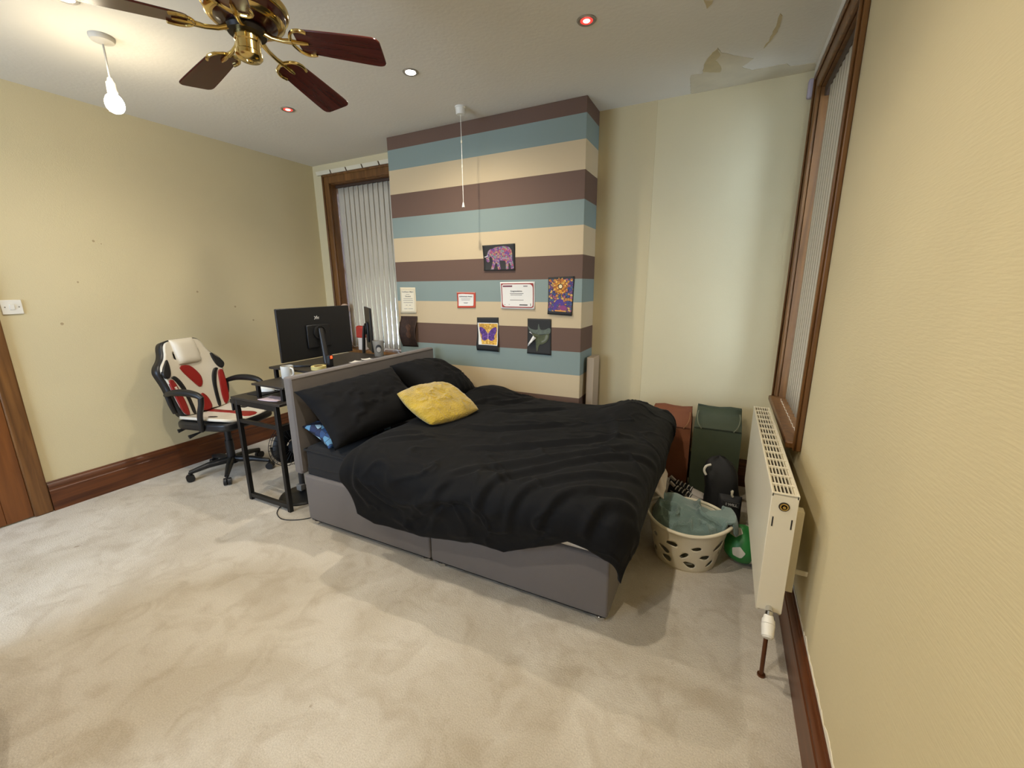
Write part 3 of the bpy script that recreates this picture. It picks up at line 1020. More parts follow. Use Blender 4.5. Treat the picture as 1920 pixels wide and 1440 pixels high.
def crease(pts, h, w):
    """raised ridge (h>0) with a groove on its lower side along a polyline in sheet coordinates"""
    global disp
    pts = smoothpoly(pts, 4, closed=False)
    d = np.full(U.shape, 9.0); s = np.zeros(U.shape); tt = np.zeros(U.shape)
    m = len(pts) - 1
    for i in range(m):
        ax, ay = pts[i]; bx2, by2 = pts[i + 1]
        ex, ey = bx2 - ax, by2 - ay
        L2 = ex * ex + ey * ey + 1e-12
        t = np.clip(((U - ax) * ex + (V - ay) * ey) / L2, 0, 1)
        qx, qy = U - ax - t * ex, V - ay - t * ey
        dd = np.hypot(qx, qy)
        k = dd < d
        d = np.where(k, dd, d); s = np.where(k, np.sign(ex * qy - ey * qx), s); tt = np.where(k, (i + t) / m, tt)
    env = np.sin(np.clip(tt, 0, 1) * PI) ** 0.6
    sd_ = d * s
    disp += env * 0.78 * h * (np.exp(-(sd_ / w) ** 2) - 0.75 * np.exp(-((sd_ + 1.5 * w) / (1.1 * w)) ** 2))


CREASES = [
    ([(-0.92, 1.30), (-0.88, 1.47), (-0.78, 1.62), (-0.58, 1.80), (-0.36, 1.98), (-0.2, 2.05)], 0.021, 0.024),
    ([(-0.76, 1.28), (-0.72, 1.46), (-0.62, 1.58), (-0.44, 1.70), (-0.25, 1.80)], 0.019, 0.022),
    ([(-0.62, 1.30), (-0.56, 1.46), (-0.44, 1.56), (-0.24, 1.64)], 0.018, 0.020),
    ([(-1.14, 1.30), (-1.10, 1.48), (-0.98, 1.62), (-0.78, 1.78), (-0.52, 1.98), (-0.36, 2.12)], 0.018, 0.026),
    ([(-1.20, 1.78), (-1.05, 1.86), (-0.85, 1.98), (-0.55, 2.18), (-0.38, 2.26)], 0.020, 0.024),
    ([(-1.38, 2.08), (-1.22, 2.10), (-1.0, 2.24), (-0.8, 2.42)], 0.022, 0.022),
    ([(-1.36, 2.42), (-1.22, 2.50), (-1.08, 2.66), (-0.95, 2.75)], 0.020, 0.024),
    ([(-1.55, 2.55), (-1.42, 2.60), (-1.34, 2.74), (-1.30, 2.9)], 0.022, 0.022),
    ([(-1.68, 2.40), (-1.55, 2.50), (-1.46, 2.68)], 0.020, 0.020),
    ([(-1.60, 1.40), (-1.52, 1.30), (-1.40, 1.27), (-1.26, 1.31)], 0.018, 0.022),
    ([(-1.66, 1.55), (-1.62, 1.42), (-1.64, 1.28), (-1.58, 1.18)], 0.016, 0.022),
    ([(-1.72, 1.66), (-1.60, 1.74), (-1.50, 1.84)], 0.018, 0.018),
    ([(-1.62, 1.62), (-1.50, 1.70), (-1.40, 1.82)], 0.014, 0.016),
    ([(-1.30, 1.22), (-1.22, 1.34), (-1.06, 1.40), (-0.92, 1.44)], 0.016, 0.022),
    ([(-0.60, 2.55), (-0.50, 2.35), (-0.46, 2.10)], 0.016, 0.030),
    ([(-0.42, 1.34), (-0.36, 1.50), (-0.22, 1.56)], 0.020, 0.022),
]
for pts, h, w in CREASES:
    crease(pts, h, w)
edge_soft = np.minimum(1, np.minimum(np.minimum(a_ / 4, 1 - a_), np.minimum(b_, 1 - b_)) / 0.02)
disp = disp * (0.2 + 0.8 * edge_soft)
P = P + N * disp[..., None]
P[..., 2] += 0.012 * (fbm(U * 9, 3.3 + 0 * V, 5) - 0.5) * sstep(0.25, 0.4, tot)
b = B(); b.grid(P)
duvet = b.obj('duvet', DUV, None, smooth=180, solid=0.022, soff=-1)
# the filling is deep on top of the mattress and thin towards the hems
vg = duvet.vertex_groups.new(name='filling')
fill = np.where(tot > 0.02, 0.26, np.clip((P[..., 2] - 0.514) / 0.085, 0.26, 1.6)).ravel()
fill = np.minimum(fill / 1.6, 1.0)
for i_, w_v in enumerate(fill):
    vg.add([i_], float(w_v), 'REPLACE')
duvet.modifiers['solid'].vertex_group = 'filling'
duvet.modifiers['solid'].thickness = 0.085 * 1.6
tag(duvet, 'crumpled black duvet spread over the bed and hanging down its side', 'duvet')


# ---------- pillows and cushion
def pillow(name, label, cat, m, size, thick, loc, rot, wr=0.010, seed=0, ear=0.10, sag=0.0, n=44, group=None, p=2.6):
    w, d = size
    u = np.linspace(-1, 1, n)[:, None] * np.ones((1, n)); v = np.linspace(-1, 1, n)[None, :] * np.ones((n, 1))
    prof = (np.clip(1 - np.abs(u) ** p, 0, 1) * np.clip(1 - np.abs(v) ** p, 0, 1)) ** 0.5
    # edges pulled in between the corners
    X = u * w / 2 * (1 - ear * (1 - v ** 2) * np.abs(u) ** 2); Y = v * d / 2 * (1 - ear * (1 - u ** 2) * np.abs(v) ** 2)
    k = seed
    wn = (fbm(u * 2.2 + k, v * 2.2 + k * 1.7, k % 5) - 0.5) * 2
    rid = np.exp(-((fbm(u * 1.6 + v * 0.8 + k, v * 3.4 - u + k, (k + 1) % 5) - 0.5) / 0.05) ** 2)
    Zt = prof * thick / 2 + prof * (wr * wn + wr * 1.1 * rid) - sag * (u ** 2 + v ** 2) * 0.5
    Zb = -prof * thick / 2 - sag * (u ** 2 + v ** 2) * 0.5 - 0.0008
    b = B(); b.grid(np.stack([X, Y, Zt], -1)); b.grid(np.stack([X, Y, Zb], -1)[::-1])
    o = b.obj(name, m, None, smooth=180)
    bm = bmesh.new(); bm.from_mesh(o.data); bmesh.ops.remove_doubles(bm, verts=bm.verts, dist=0.0015); bmesh.ops.recalc_face_normals(bm, faces=bm.faces); bm.to_mesh(o.data); bm.free()
    o.location = loc; o.rotation_euler = rot
    return tag(o, label, cat, group)


PIL = mat('black_pillowcase', (9, 9, 11), 0.8, bump=0.06, bscale=260, sheen=0.02, spec=0.2)
pillow('pillow', 'black pillow leaning on the headboard beside the patterned pillow', 'pillow', PIL, (0.46, 0.72), 0.19,
       (-2.005, 1.915, 0.734), (math.radians(4), math.radians(40), math.radians(-7)), 0.012, 2)
pillow('pillow', 'black pillow leaning on the headboard in the corner by the chimney breast', 'pillow', PIL, (0.50, 0.68), 0.26,
       (-1.993, 2.655, 0.730), (math.radians(-8), math.radians(31), math.radians(4)), 0.012, 4)
PATT = mosaic_mat('blue_marbled_print', [(22, 30, 56), (40, 74, 120), (96, 146, 178), (26, 42, 80), (160, 190, 205), (20, 26, 44)], 24, (20, 26, 44), 0.03)
pillow('patterned_pillow', 'small navy and pale blue patterned pillow under the black pillow', 'pillow', PATT, (0.27, 0.50), 0.115,
       (-2.098, 1.845, 0.582), (math.radians(-2), math.radians(20), math.radians(-6)), 0.008, 3)
YEL = mat('yellow_plush', (176, 146, 28), 0.9, bump=0.9, bscale=90, var=0.22, vscale=16, sheen=0.6, detail=6)
cu = pillow('cushion', 'mustard yellow plush square cushion lying on the black duvet', 'cushion', YEL, (0.388, 0.388), 0.125,
            (-1.650, 2.192, 0.717), (math.radians(2), math.radians(20), math.radians(-17)), 0.010, 1, ear=-0.10, n=64)

# ================================================================== POSTERS ON THE CHIMNEY BREAST
YF = CHY


def paper(name, label, cat, quad, m, curl=0.006, curl_pow=2.0, group=None, lift=None):
    """quad: TL, TR, BL, BR as (x,z); returns (root, f) with f(u,v)->local xyz on the sheet (u right 0..1, v down 0..1)"""
    q = [np.array(p) for p in quad]
    cx = float(np.mean([p[0] for p in q])); cz = float(min(q[2][1], q[3][1]))
    t = thing(name, label, cat, (cx, YF, cz), 0, group)

    def f(u, v, off=0.0):
        p = (q[0] * (1 - u) + q[1] * u) * (1 - v) + (q[2] * (1 - u) + q[3] * u) * v
        l = 0.0016 + (lift(u, v) if lift else curl * (abs(2 * v - 1) ** curl_pow) * (1 if v > 0.5 else 0.35))
        return (p[0] - cx, -l - off, p[1] - cz)
    n, k = 14, 18
    G = np.array([[f(i / (n - 1), j / (k - 1)) for j in range(k)] for i in range(n)])
    B().grid(G).obj('sheet', m, t, smooth=180, solid=0.0012, soff=1)
    w = abs(q[1][0] - q[0][0]); h = abs(q[0][1] - q[2][1])
    return t, f, w, h


def decal(parent, f, w, h, poly, m, off=0.0022, res=0.006, name='print'):
    """poly in unit coordinates (u right, v down)"""
    b = B()
    pl = [(u * w, v * h) for u, v in poly]
    b.sheet(pl, res, lambda x, y: f(x / w, y / h, off))
    return b.obj(name, m, parent, smooth=0)


def circ(cx, cy, r, ry=None, n=20, a0=0):
    ry = ry or r
    return [(cx + r * math.cos(a0 + 2 * PI * i / n), cy + ry * math.sin(a0 + 2 * PI * i / n)) for i in range(n)]


def rect(u0, v0, u1, v1):
    return [(u0, v0), (u1, v0), (u1, v1), (u0, v1)]


def bar(parent, f, u0, v0, u1, v1, m, off, name='text_line'):
    n = 6
    G = np.array([[f(u0 + (u1 - u0) * i / n, v, off) for v in (v0, v1)] for i in range(n + 1)])
    return B().grid(G).obj(name, m, parent, smooth=0)


def txt_on(parent, f, w, h, s, u, v, size, m=M_INK, off=0.003, align='CENTER', bold=0.0):
    return text_mesh(s, size, m, parent, lambda x, y: f(u + x / w, v - y / h, off), align=align, bold=bold)


BLKP = mat('black_art_paper', (34, 33, 31), 0.7)
# elephant
t, f, w, h = paper('elephant_picture', 'black paper picture of a multicoloured patterned elephant', 'picture', [(-1.772, 1.776), (-1.482, 1.778), (-1.757, 1.582), (-1.484, 1.580)], BLKP, 0.012)
ELM = mosaic_mat('elephant_mosaic', [(126, 76, 130), (170, 76, 100), (150, 126, 140), (106, 64, 134), (172, 130, 104), (128, 136, 134), (160, 92, 134)], 70, (60, 40, 60), 0.04)
elp = [(0.30, 0.16), (0.40, 0.10), (0.55, 0.08), (0.70, 0.07), (0.82, 0.11), (0.89, 0.22), (0.92, 0.40), (0.925, 0.60), (0.96, 0.80), (0.985, 0.93), (0.90, 0.95), (0.86, 0.78), (0.81, 0.68), (0.80, 0.85), (0.81, 0.95),
       (0.73, 0.96), (0.72, 0.75), (0.69, 0.62), (0.58, 0.62), (0.52, 0.62), (0.53, 0.78), (0.57, 0.95), (0.48, 0.97), (0.44, 0.78), (0.42, 0.66), (0.37, 0.78), (0.34, 0.95), (0.24, 0.96), (0.27, 0.82), (0.30, 0.62),
       (0.28, 0.50), (0.22, 0.42), (0.19, 0.52), (0.20, 0.64), (0.14, 0.68), (0.09, 0.60), (0.09, 0.48), (0.13, 0.36), (0.17, 0.24), (0.23, 0.17)]
decal(t, f, w, h, elp, ELM, res=0.004, name='elephant_print')
decal(t, f, w, h, [(0.04, 0.45), (0.15, 0.40), (0.16, 0.43), (0.05, 0.48)], mat('pale_print', (200, 196, 190), 0.7), 0.0028, 0.003, 'tusk_print')

# large certificate
REDB = mat('red_border_print', (150, 44, 36), 0.7)
t, f, w, h = paper('certificate', 'large white certificate with dark red rounded border', 'certificate', [(-1.617, 1.492), (-1.317, 1.492), (-1.608, 1.286), (-1.316, 1.284)], M_PAPER, 0.008)
decal(t, f, w, h, rect(0.03, 0.05, 0.965, 0.95), REDB, 0.0020, 0.012, 'border_print')
rr = []
for (cx_, cy_, a0) in ((0.90, 0.16, -90), (0.90, 0.85, 0), (0.10, 0.85, 90), (0.10, 0.16, 180)):
    r_ = 0.045
    if (cx_, cy_) in ((0.90, 0.16), (0.10, 0.85)):
        r_ = 0.10
    c_x = 0.945 - r_ if cx_ > .5 else 0.055 + r_
    c_y = 0.915 - r_ * w / h if cy_ > .5 else 0.085 + r_ * w / h
    rr += [(c_x + r_ * math.cos(math.radians(a0 + k * 15)), c_y + r_ * w / h * math.sin(math.radians(a0 + k * 15))) for k in range(7)]
decal(t, f, w, h, rr, M_PAPER, 0.0026, 0.006, 'inner_panel')
txt_on(t, f, w, h, 'Congratulations', 0.47, 0.34, 0.016, M_INK, 0.0036, bold=0.0002)
for (u0, u1, v) in ((0.28, 0.68, 0.42), (0.30, 0.64, 0.47), (0.28, 0.68, 0.66), (0.10, 0.14, 0.84), (0.24, 0.27, 0.83)):
    bar(t, f, u0, v, u1, v + 0.018, M_GREYINK, 0.0034, 'text_line')
bar(t, f, 0.08, 0.13, 0.36, 0.18, mat('maroon_print', (110, 44, 60), 0.7), 0.0034, 'logo_print')
bar(t, f, 0.68, 0.14, 0.80, 0.175, M_GREYINK, 0.0034, 'text_line')
bar(t, f, 0.56, 0.83, 0.80, 0.865, M_INK, 0.0034, 'text_line')
bar(t, f, 0.88, 0.79, 0.895, 0.88, M_INK, 0.0034, 'text_line')

# small red bordered certificate
t, f, w, h = paper('certificate', 'small white certificate with bright red frame border', 'certificate', [(-2.031, 1.416), (-1.846, 1.414), (-2.028, 1.286), (-1.850, 1.289)], mat('red_card', (196, 72, 48), 0.7), 0.006)
decal(t, f, w, h, rect(0.0, 0.0, 1.0, 0.05), mat('pale_red', (226, 150, 130), 0.7), 0.0022, 0.01, 'border_print')
decal(t, f, w, h, [(0.08, 0.14), (0.30, 0.11), (0.90, 0.14), (0.89, 0.88), (0.08, 0.88)], M_PAPER, 0.0024, 0.008, 'inner_panel')
txt_on(t, f, w, h, 'Achievement Award', 0.48, 0.28, 0.0155, M_INK, 0.0032, bold=0.0003)
for (u0, u1, v) in ((0.22, 0.74, 0.42), (0.24, 0.70, 0.50), (0.36, 0.60, 0.66), (0.38, 0.58, 0.70)):
    bar(t, f, u0, v, u1, v + 0.022, M_GREYINK, 0.0032, 'text_line')

# tall cream certificate by the window
CRMP = mat('cream_paper', (222, 208, 176), 0.8)
t, f, w, h = paper('certificate', 'tall cream certificate hanging above the dark brown paper', 'certificate', [(-2.640, 1.458), (-2.468, 1.456), (-2.648, 1.229), (-2.467, 1.233)], CRMP, 0.005)
decal(t, f, w, h, rect(0.10, 0.12, 0.90, 0.92), mat('cream_inner', (236, 226, 200), 0.8), 0.0022, 0.012, 'inner_panel')
txt_on(t, f, w, h, 'Certificate of Merit', 0.5, 0.17, 0.0165, M_INK, 0.003, bold=0.0003)
txt_on(t, f, w, h, 'This award', 0.5, 0.345, 0.014, M_INK, 0.003, bold=0.0004)
for (u0, u1, v) in ((0.38, 0.62, 0.26), (0.22, 0.80, 0.43), (0.18, 0.82, 0.50), (0.20, 0.80, 0.58), (0.34, 0.46, 0.68), (0.56, 0.68, 0.68), (0.24, 0.46, 0.82), (0.5, 0.80, 0.82)):
    bar(t, f, u0, v, u1, v + 0.014, M_GREYINK, 0.003, 'text_line')

# dark brown paper with curled sides
DKB = mat('dark_brown_art_paper', (52, 33, 22), 0.75, var=0.35, vscale=40)
t, f, w, h = paper('brown_drawing', 'dark brown curled drawing hanging just above the headboard', 'picture', [(-2.652, 1.203), (-2.462, 1.205), (-2.650, 0.925), (-2.470, 0.928)], DKB,
                   lift=lambda u, v: 0.030 * max(0, math.sin(PI * min(1, max(0, (v - 0.08) / 0.92)))) * (0.6 + 0.8 * abs(2 * u - 1)))
decal(t, f, w, h, smoothpoly([(0.5, 0.25), (0.66, 0.34), (0.60, 0.5), (0.70, 0.62), (0.5, 0.72), (0.36, 0.6), (0.44, 0.46), (0.34, 0.34)], 3), mat('brown_sketch', (78, 50, 32), 0.75, var=0.4, vscale=60), 0.004, 0.008, 'sketch_print')

# stained glass style picture (generic mosaic with a sunburst)
t, f, w, h = paper('mosaic_picture', 'stained-glass style picture with an orange sunburst over purple shapes', 'picture', [(-1.206, 1.522), (-1.002, 1.527), (-1.207, 1.250), (-1.014, 1.241)], BLKP, 0.012)
MOS = mosaic_mat('purple_mosaic', [(92, 60, 120), (60, 70, 130), (190, 130, 60), (110, 70, 110), (70, 90, 120), (160, 90, 110), (200, 160, 90)], 55, (30, 24, 30), 0.05)
ORM = mosaic_mat('orange_mosaic', [(226, 160, 50), (200, 120, 40), (236, 186, 90), (170, 96, 40)], 75, (60, 34, 16), 0.05)
decal(t, f, w, h, rect(0.03, 0.055, 0.97, 0.91), MOS, 0.0022, 0.012, 'mosaic_print')
star = []
for k in range(28):
    r_ = 0.33 if k % 2 == 0 else 0.25
    star.append((0.49 + r_ * math.cos(k * PI / 14), 0.25 + r_ * 0.72 * math.sin(k * PI / 14)))
decal(t, f, w, h, star, ORM, 0.0030, 0.005, 'sunburst_print')
decal(t, f, w, h, circ(0.49, 0.25, 0.10, 0.072), mat('brown_ring', (70, 40, 18), 0.7), 0.0036, 0.004, 'ring_print')
decal(t, f, w, h, circ(0.49, 0.25, 0.068, 0.05), mat('cream_disc', (240, 220, 170), 0.7), 0.0042, 0.004, 'disc_print')
for (cu_, cv_) in ((0.09, 0.09), (0.91, 0.09)):
    decal(t, f, w, h, circ(cu_, cv_, 0.055, 0.034), ORM, 0.0036, 0.004, 'corner_print')
decal(t, f, w, h, smoothpoly([(0.22, 0.86), (0.26, 0.70), (0.36, 0.60), (0.50, 0.58), (0.62, 0.62), (0.66, 0.78), (0.60, 0.82), (0.50, 0.70), (0.38, 0.72), (0.32, 0.88)], 3), mat('violet_print', (74, 52, 132), 0.7), 0.0030, 0.005, 'figure_print')
decal(t, f, w, h, smoothpoly([(0.50, 0.78), (0.66, 0.74), (0.78, 0.80), (0.74, 0.87), (0.56, 0.87)], 3), mat('magenta_print', (130, 56, 110), 0.7), 0.0036, 0.005, 'figure_print')
decal(t, f, w, h, rect(0.30, 0.875, 0.68, 0.905), mat('amber_print', (224, 150, 54), 0.7), 0.0036, 0.006, 'base_print')

# butterfly
t, f, w, h = paper('butterfly_picture', 'curled picture of a purple butterfly on yellow between black bands', 'picture', [(-1.840, 1.210), (-1.636, 1.214), (-1.841, 0.937), (-1.634, 0.934)], BLKP,
                   lift=lambda u, v: 0.022 * math.exp(-((v - 0.85) / 0.2) ** 2) * (0.4 + 0.6 * (2 * u - 1) ** 2))
YELP = mosaic_mat('yellow_print', [(226, 178, 70), (212, 160, 60), (236, 196, 100), (200, 150, 56)], 60, (150, 104, 44), 0.03)
decal(t, f, w, h, [(0.03, 0.16), (0.98, 0.16), (0.95, 0.50), (0.98, 0.82), (0.10, 0.82), (0.06, 0.5)], M_PAPER, 0.0022, 0.01, 'border_print')
decal(t, f, w, h, [(0.08, 0.18), (0.96, 0.18), (0.92, 0.50), (0.95, 0.80), (0.24, 0.80), (0.14, 0.5)], YELP, 0.0028, 0.01, 'background_print')
PUR = mosaic_mat('purple_wing', [(96, 56, 140), (76, 44, 120), (120, 76, 160), (88, 60, 130)], 80, (50, 28, 74), 0.05)
decal(t, f, w, h, smoothpoly([(0.50, 0.52), (0.42, 0.40), (0.28, 0.31), (0.12, 0.29), (0.14, 0.44), (0.22, 0.53), (0.22, 0.64), (0.34, 0.69), (0.45, 0.66), (0.51, 0.62)], 3), PUR, 0.0034, 0.004, 'wing_print')
decal(t, f, w, h, smoothpoly([(0.52, 0.52), (0.60, 0.40), (0.74, 0.31), (0.90, 0.29), (0.88, 0.44), (0.80, 0.53), (0.80, 0.64), (0.68, 0.69), (0.57, 0.66), (0.51, 0.62)], 3), PUR, 0.0034, 0.004, 'wing_print')
decal(t, f, w, h, circ(0.51, 0.54, 0.028, 0.10, 12), mat('body_print', (160, 120, 170), 0.7), 0.0040, 0.003, 'body_print')

# moth picture with a torn flap
MOTHB = mat('charcoal_art_paper', (40, 39, 36), 0.75)
t, f, w, h = paper('moth_picture', 'charcoal picture of a grey moth with a torn white flap', 'picture', [(-1.377, 1.213), (-1.178, 1.213), (-1.380, 0.938), (-1.177, 0.934)], MOTHB, 0.008)
GM = mat('moth_grey', (92, 100, 88), 0.75, var=0.2, vscale=50)
GM2 = mat('moth_olive', (80, 84, 56), 0.75, var=0.2, vscale=50)
decal(t, f, w, h, smoothpoly([(0.02, 0.20), (0.10, 0.27), (0.26, 0.31), (0.44, 0.30), (0.50, 0.20), (0.56, 0.30), (0.74, 0.30), (0.88, 0.25), (0.97, 0.27), (0.97, 0.36), (0.90, 0.41), (0.74, 0.42), (0.56, 0.44), (0.40, 0.43), (0.22, 0.40), (0.08, 0.33)], 3), GM, 0.0026, 0.005, 'wing_print')
decal(t, f, w, h, smoothpoly([(0.20, 0.42), (0.54, 0.45), (0.74, 0.43), (0.90, 0.41), (0.90, 0.52), (0.80, 0.64), (0.64, 0.71), (0.52, 0.73), (0.46, 0.86), (0.42, 0.93), (0.38, 0.80), (0.36, 0.66), (0.30, 0.54)], 3), GM2, 0.0028, 0.005, 'wing_print')
decal(t, f, w, h, smoothpoly([(0.78, 0.45), (0.86, 0.45), (0.84, 0.54), (0.74, 0.62), (0.62, 0.66), (0.60, 0.63), (0.72, 0.57)], 3), mat('moth_pale', (112, 116, 100), 0.75), 0.0034, 0.004, 'wing_marking')
decal(t, f, w, h, circ(0.48, 0.30, 0.035, 0.16, 14), GM, 0.0034, 0.004, 'body_print')
b = B()
fl = [f(0.03, 0.80, 0.004), f(0.06, 0.73, 0.016), f(0.28, 0.475, 0.020), f(0.36, 0.50, 0.034), f(0.42, 0.53, 0.026), f(0.24, 0.66, 0.030)]
b.add(fl, [(0, 1, 5), (1, 2, 3), (1, 3, 5), (3, 4, 5)])
b.obj('torn_flap', M_PAPER, t, smooth=0, solid=0.001)
b = B(); b.add([f(0.08, 0.38, 0.006), f(0.14, 0.365, 0.012), f(0.24, 0.43, 0.016), f(0.16, 0.41, 0.010)], [(0, 1, 2, 3)])
b.obj('torn_flap', M_PAPER, t, smooth=0, solid=0.001)

# ================================================================== RADIATOR
RW = mat('radiator_enamel', (226, 216, 190), 0.38)
rd = thing('radiator', 'white panel radiator with slotted top grille under the window', 'radiator', (0.204, 1.58, 0.0))
RL, Z0, Z1, RD = 1.17, 0.29, 0.762, 0.080
B().bx(0, 0.012, 0.004, RL - 0.004, Z0, Z1 - 0.004).obj('front_panel', RW, rd, bevel=0.005, seg=3)
B().bx(RD - 0.012, RD, 0.004, RL - 0.004, Z0, Z1 - 0.004).obj('rear_panel', RW, rd, bevel=0.005, seg=3)
for y0, y1 in ((0, 0.004), (RL - 0.004, RL)):
    b = B(); b.bx(0.0, RD, y0, y1, Z0 + 0.01, Z1)
    b.obj('end_panel', RW, rd, bevel=0.0015)
b = B(); b.bx(-0.001, 0.006, 0, RL, Z1 - 0.012, Z1 + 0.002); b.bx(RD - 0.006, RD + 0.001, 0, RL, Z1 - 0.012, Z1 + 0.002)
b.obj('grille_rail', RW, rd, bevel=0.001)
cb = B(); cb.bx(0.004, RD - 0.004, -0.006, 0.006, Z1 - 0.006, Z1 + 0.001)
fn = B(); fn.bx(-0.0016, 0.0016, 0, RL / 14 - 0.006, Z1 - 0.008, Z1 + 0.0005)
o1 = o2 = None
for i in range(15):
    y = i * RL / 14
    y = min(max(y, 0.006), RL - 0.006)
    if o1 is None:
        o1 = cb.obj('grille_bar', RW, rd, smooth=0); o1.location = (0, y, 0)
    else:
        part_copy(o1, rd, (0, y, 0))
for i in range(14):
    for j in range(5):
        x = 0.006 + (j + 1) * (RD - 0.012) / 6
        if o2 is None:
            o2 = fn.obj('grille_fin', RW, rd, smooth=0); o2.location = (x, i * RL / 14 + 0.003, 0)
        else:
            part_copy(o2, rd, (x, i * RL / 14 + 0.003, 0))
b = B()
b.bx(0.016, RD - 0.016, 0.03, RL - 0.03, Z0 + 0.03, Z1 - 0.06)
b.obj('convector', mat('radiator_inside', (96, 86, 70), 0.8), rd, smooth=0)
b = B(); b.lathe([(0.013, 0), (0.013, 0.004), (0.009, 0.004), (0.009, -0.002), (0.005, -0.002), (0.005, 0.007), (0, 0.007)], n=20)
b.v = [(RD / 2 + x, -z, Z1 - 0.045 + y) for x, y, z in b.v]
b.obj('bleed_plug', M_BRASS, rd)
b = B(); b.lathe([(0.0165, 0), (0.0165, 0.0015), (0.013, 0.0015), (0.013, 0)], n=20)
b.v = [(RD / 2 + x, -z, Z1 - 0.045 + y) for x, y, z in b.v]
b.obj('plug_recess', mat('plug_dark', (48, 40, 34), 0.5), rd)
for x in (0.012, RD - 0.012):
    B().bx(x - 0.0022, x + 0.0022, -0.0006, 0.004, Z1 - 0.125, Z1 - 0.088).obj('slot', mat('slot_dark', (40, 36, 32), 0.7), rd, smooth=0)
for y in (0.12, RL - 0.12):
    b = B(); b.bx(RD, RD + 0.040, y - 0.02, y + 0.02, Z0 + 0.04, Z1 - 0.10); b.bx(RD + 0.02, XR - 0.204, y + 0.012, y + 0.018, Z0 + 0.10, Z0 + 0.12)
    b.obj('wall_bracket', RW, rd, bevel=0.002)
# valve and pipe
b = B(); b.cyl((RD / 2, 0.01, Z0 + 0.025), (RD / 2, -0.02, Z0 + 0.02), 0.011, n=14); b.cyl((RD / 2, -0.02, Z0 + 0.024), (RD / 2 - 0.002, -0.036, Z0 + 0.004), 0.012, n=14)
b.obj('valve_body', M_CHROME, rd)
ax = Vector((-0.004, -0.070, -0.052)).normalized()
p0 = Vector((RD / 2 - 0.001, -0.026, Z0 + 0.010))
b = B()
b.cyl(p0, p0 + ax * 0.014, 0.015, 0.018, n=22); b.cyl(p0 + ax * 0.014, p0 + ax * 0.030, 0.0205, 0.0215, n=22); b.cyl(p0 + ax * 0.031, p0 + ax * 0.070, 0.0215, 0.019, n=22)
b.cyl(p0 + ax * 0.070, p0 + ax * 0.076, 0.018, 0.014, n=22)
b.obj('thermostatic_head', M_WHITE, rd)
B().cyl((RD / 2 + 0.010, 0.018, 0.0), (RD / 2, -0.020, Z0 + 0.01), 0.0075, n=12).obj('pipe', mat('copper_pipe', (104, 62, 34), 0.4, 0.6), rd)
B().cyl((RD / 2 + 0.010, 0.018, 0.0), (RD / 2 + 0.010, 0.018, 0.008), 0.014, n=14).obj('pipe_collar', mat('copper_pipe', (104, 62, 34), 0.4, 0.6), rd)

# ================================================================== GAMING CHAIR (local: +x is forward)
CW = mat('white_leatherette', (222, 214, 196), 0.45)
CR_ = mat('red_leatherette', (150, 30, 24), 0.42)
CK = mat('black_leatherette', (26, 25, 25), 0.42)
ch = thing('gaming_chair', 'white, red and black gaming chair on a five-star base against the left wall', 'chair', (-3.50, 1.85, 0), math.radians(14))
SZ = 0.50
# back surface: lean and lateral wrap


def back_x(y, z):
    t = (z - 0.50) / 0.56
    return -0.175 - 0.10 * t - 0.03 * t * t + 0.55 * y * y * (1 - 0.35 * t)


right_out = [(0.0, 0.50), (0.17, 0.50), (0.215, 0.56), (0.235, 0.66), (0.245, 0.75), (0.262, 0.82), (0.270, 0.865), (0.250, 0.905), (0.205, 0.945), (0.180, 0.985), (0.165, 1.03), (0.140, 1.062), (0.09, 1.074), (0, 1.076)]
full = [(y, z) for y, z in right_out] + [(-y, z) for y, z in right_out[::-1][1:-1]]
slot_l = [(0.085, 0.925), (0.115, 0.935), (0.110, 0.985), (0.085, 1.01), (0.075, 0.95)]
slot_r = [(-y, z) for y, z in slot_l]
slot_m = [(-0.085, 0.895), (0.085, 0.895), (0.080, 0.925), (-0.080, 0.925)]


def bpanel(name, poly, m, off, thick=0.02, holes=(), res=0.014, k=3):
    b = B(); b.sheet(smoothpoly(poly, k), res, lambda y, z: (back_x(y, z) + off, y, z), holes=holes)
    return b.obj(name, m, ch, smooth=60, solid=thick, soff=0, bevel=0)


bpanel('backrest_shell', full, CK, -0.030, 0.055, holes=(slot_m, slot_l, slot_r), res=0.012)
inner = [(y * 0.93, 0.515 + (z - 0.50) * 0.972) for y, z in full]
bpanel('backrest_cover', inner, CW, 0.004, 0.022, holes=(slot_m, slot_l, slot_r), res=0.012)
for s in (-1, 1):
    bpanel('shoulder_wing', [(s * y, z) for y, z in ((0.180, 0.945), (0.205, 0.925), (0.245, 0.880), (0.255, 0.845), (0.235, 0.815), (0.205, 0.830), (0.185, 0.880))], CK, 0.018, 0.02, res=0.01)
    bpanel('red_side_panel', [(s * y, z) for y, z in ((0.160, 0.520), (0.200, 0.560), (0.218, 0.66), (0.228, 0.75), (0.225, 0.800), (0.190, 0.790), (0.170, 0.70), (0.155, 0.60))], CR_, 0.016, 0.014, res=0.01)
    bpanel('black_stripe', [(s * y, z) for y, z in ((0.100, 0.525), (0.122, 0.525), (0.130, 0.62), (0.145, 0.71), (0.180, 0.795), (0.198, 0.815), (0.165, 0.820), (0.128, 0.76), (0.108, 0.66))], CK, 0.017, 0.014, res=0.01)
bpanel('red_centre_panel', [(-0.100, 0.872), (-0.02, 0.876), (0.036, 0.80), (0.040, 0.740), (0.010, 0.700), (-0.030, 0.745)], CR_, 0.016, 0.014, res=0.01)
bpanel('red_centre_panel', [(-0.030, 0.520), (0.045, 0.520), (0.040, 0.60), (0.005, 0.65), (-0.025, 0.61)], CR_, 0.016, 0.014, res=0.01)
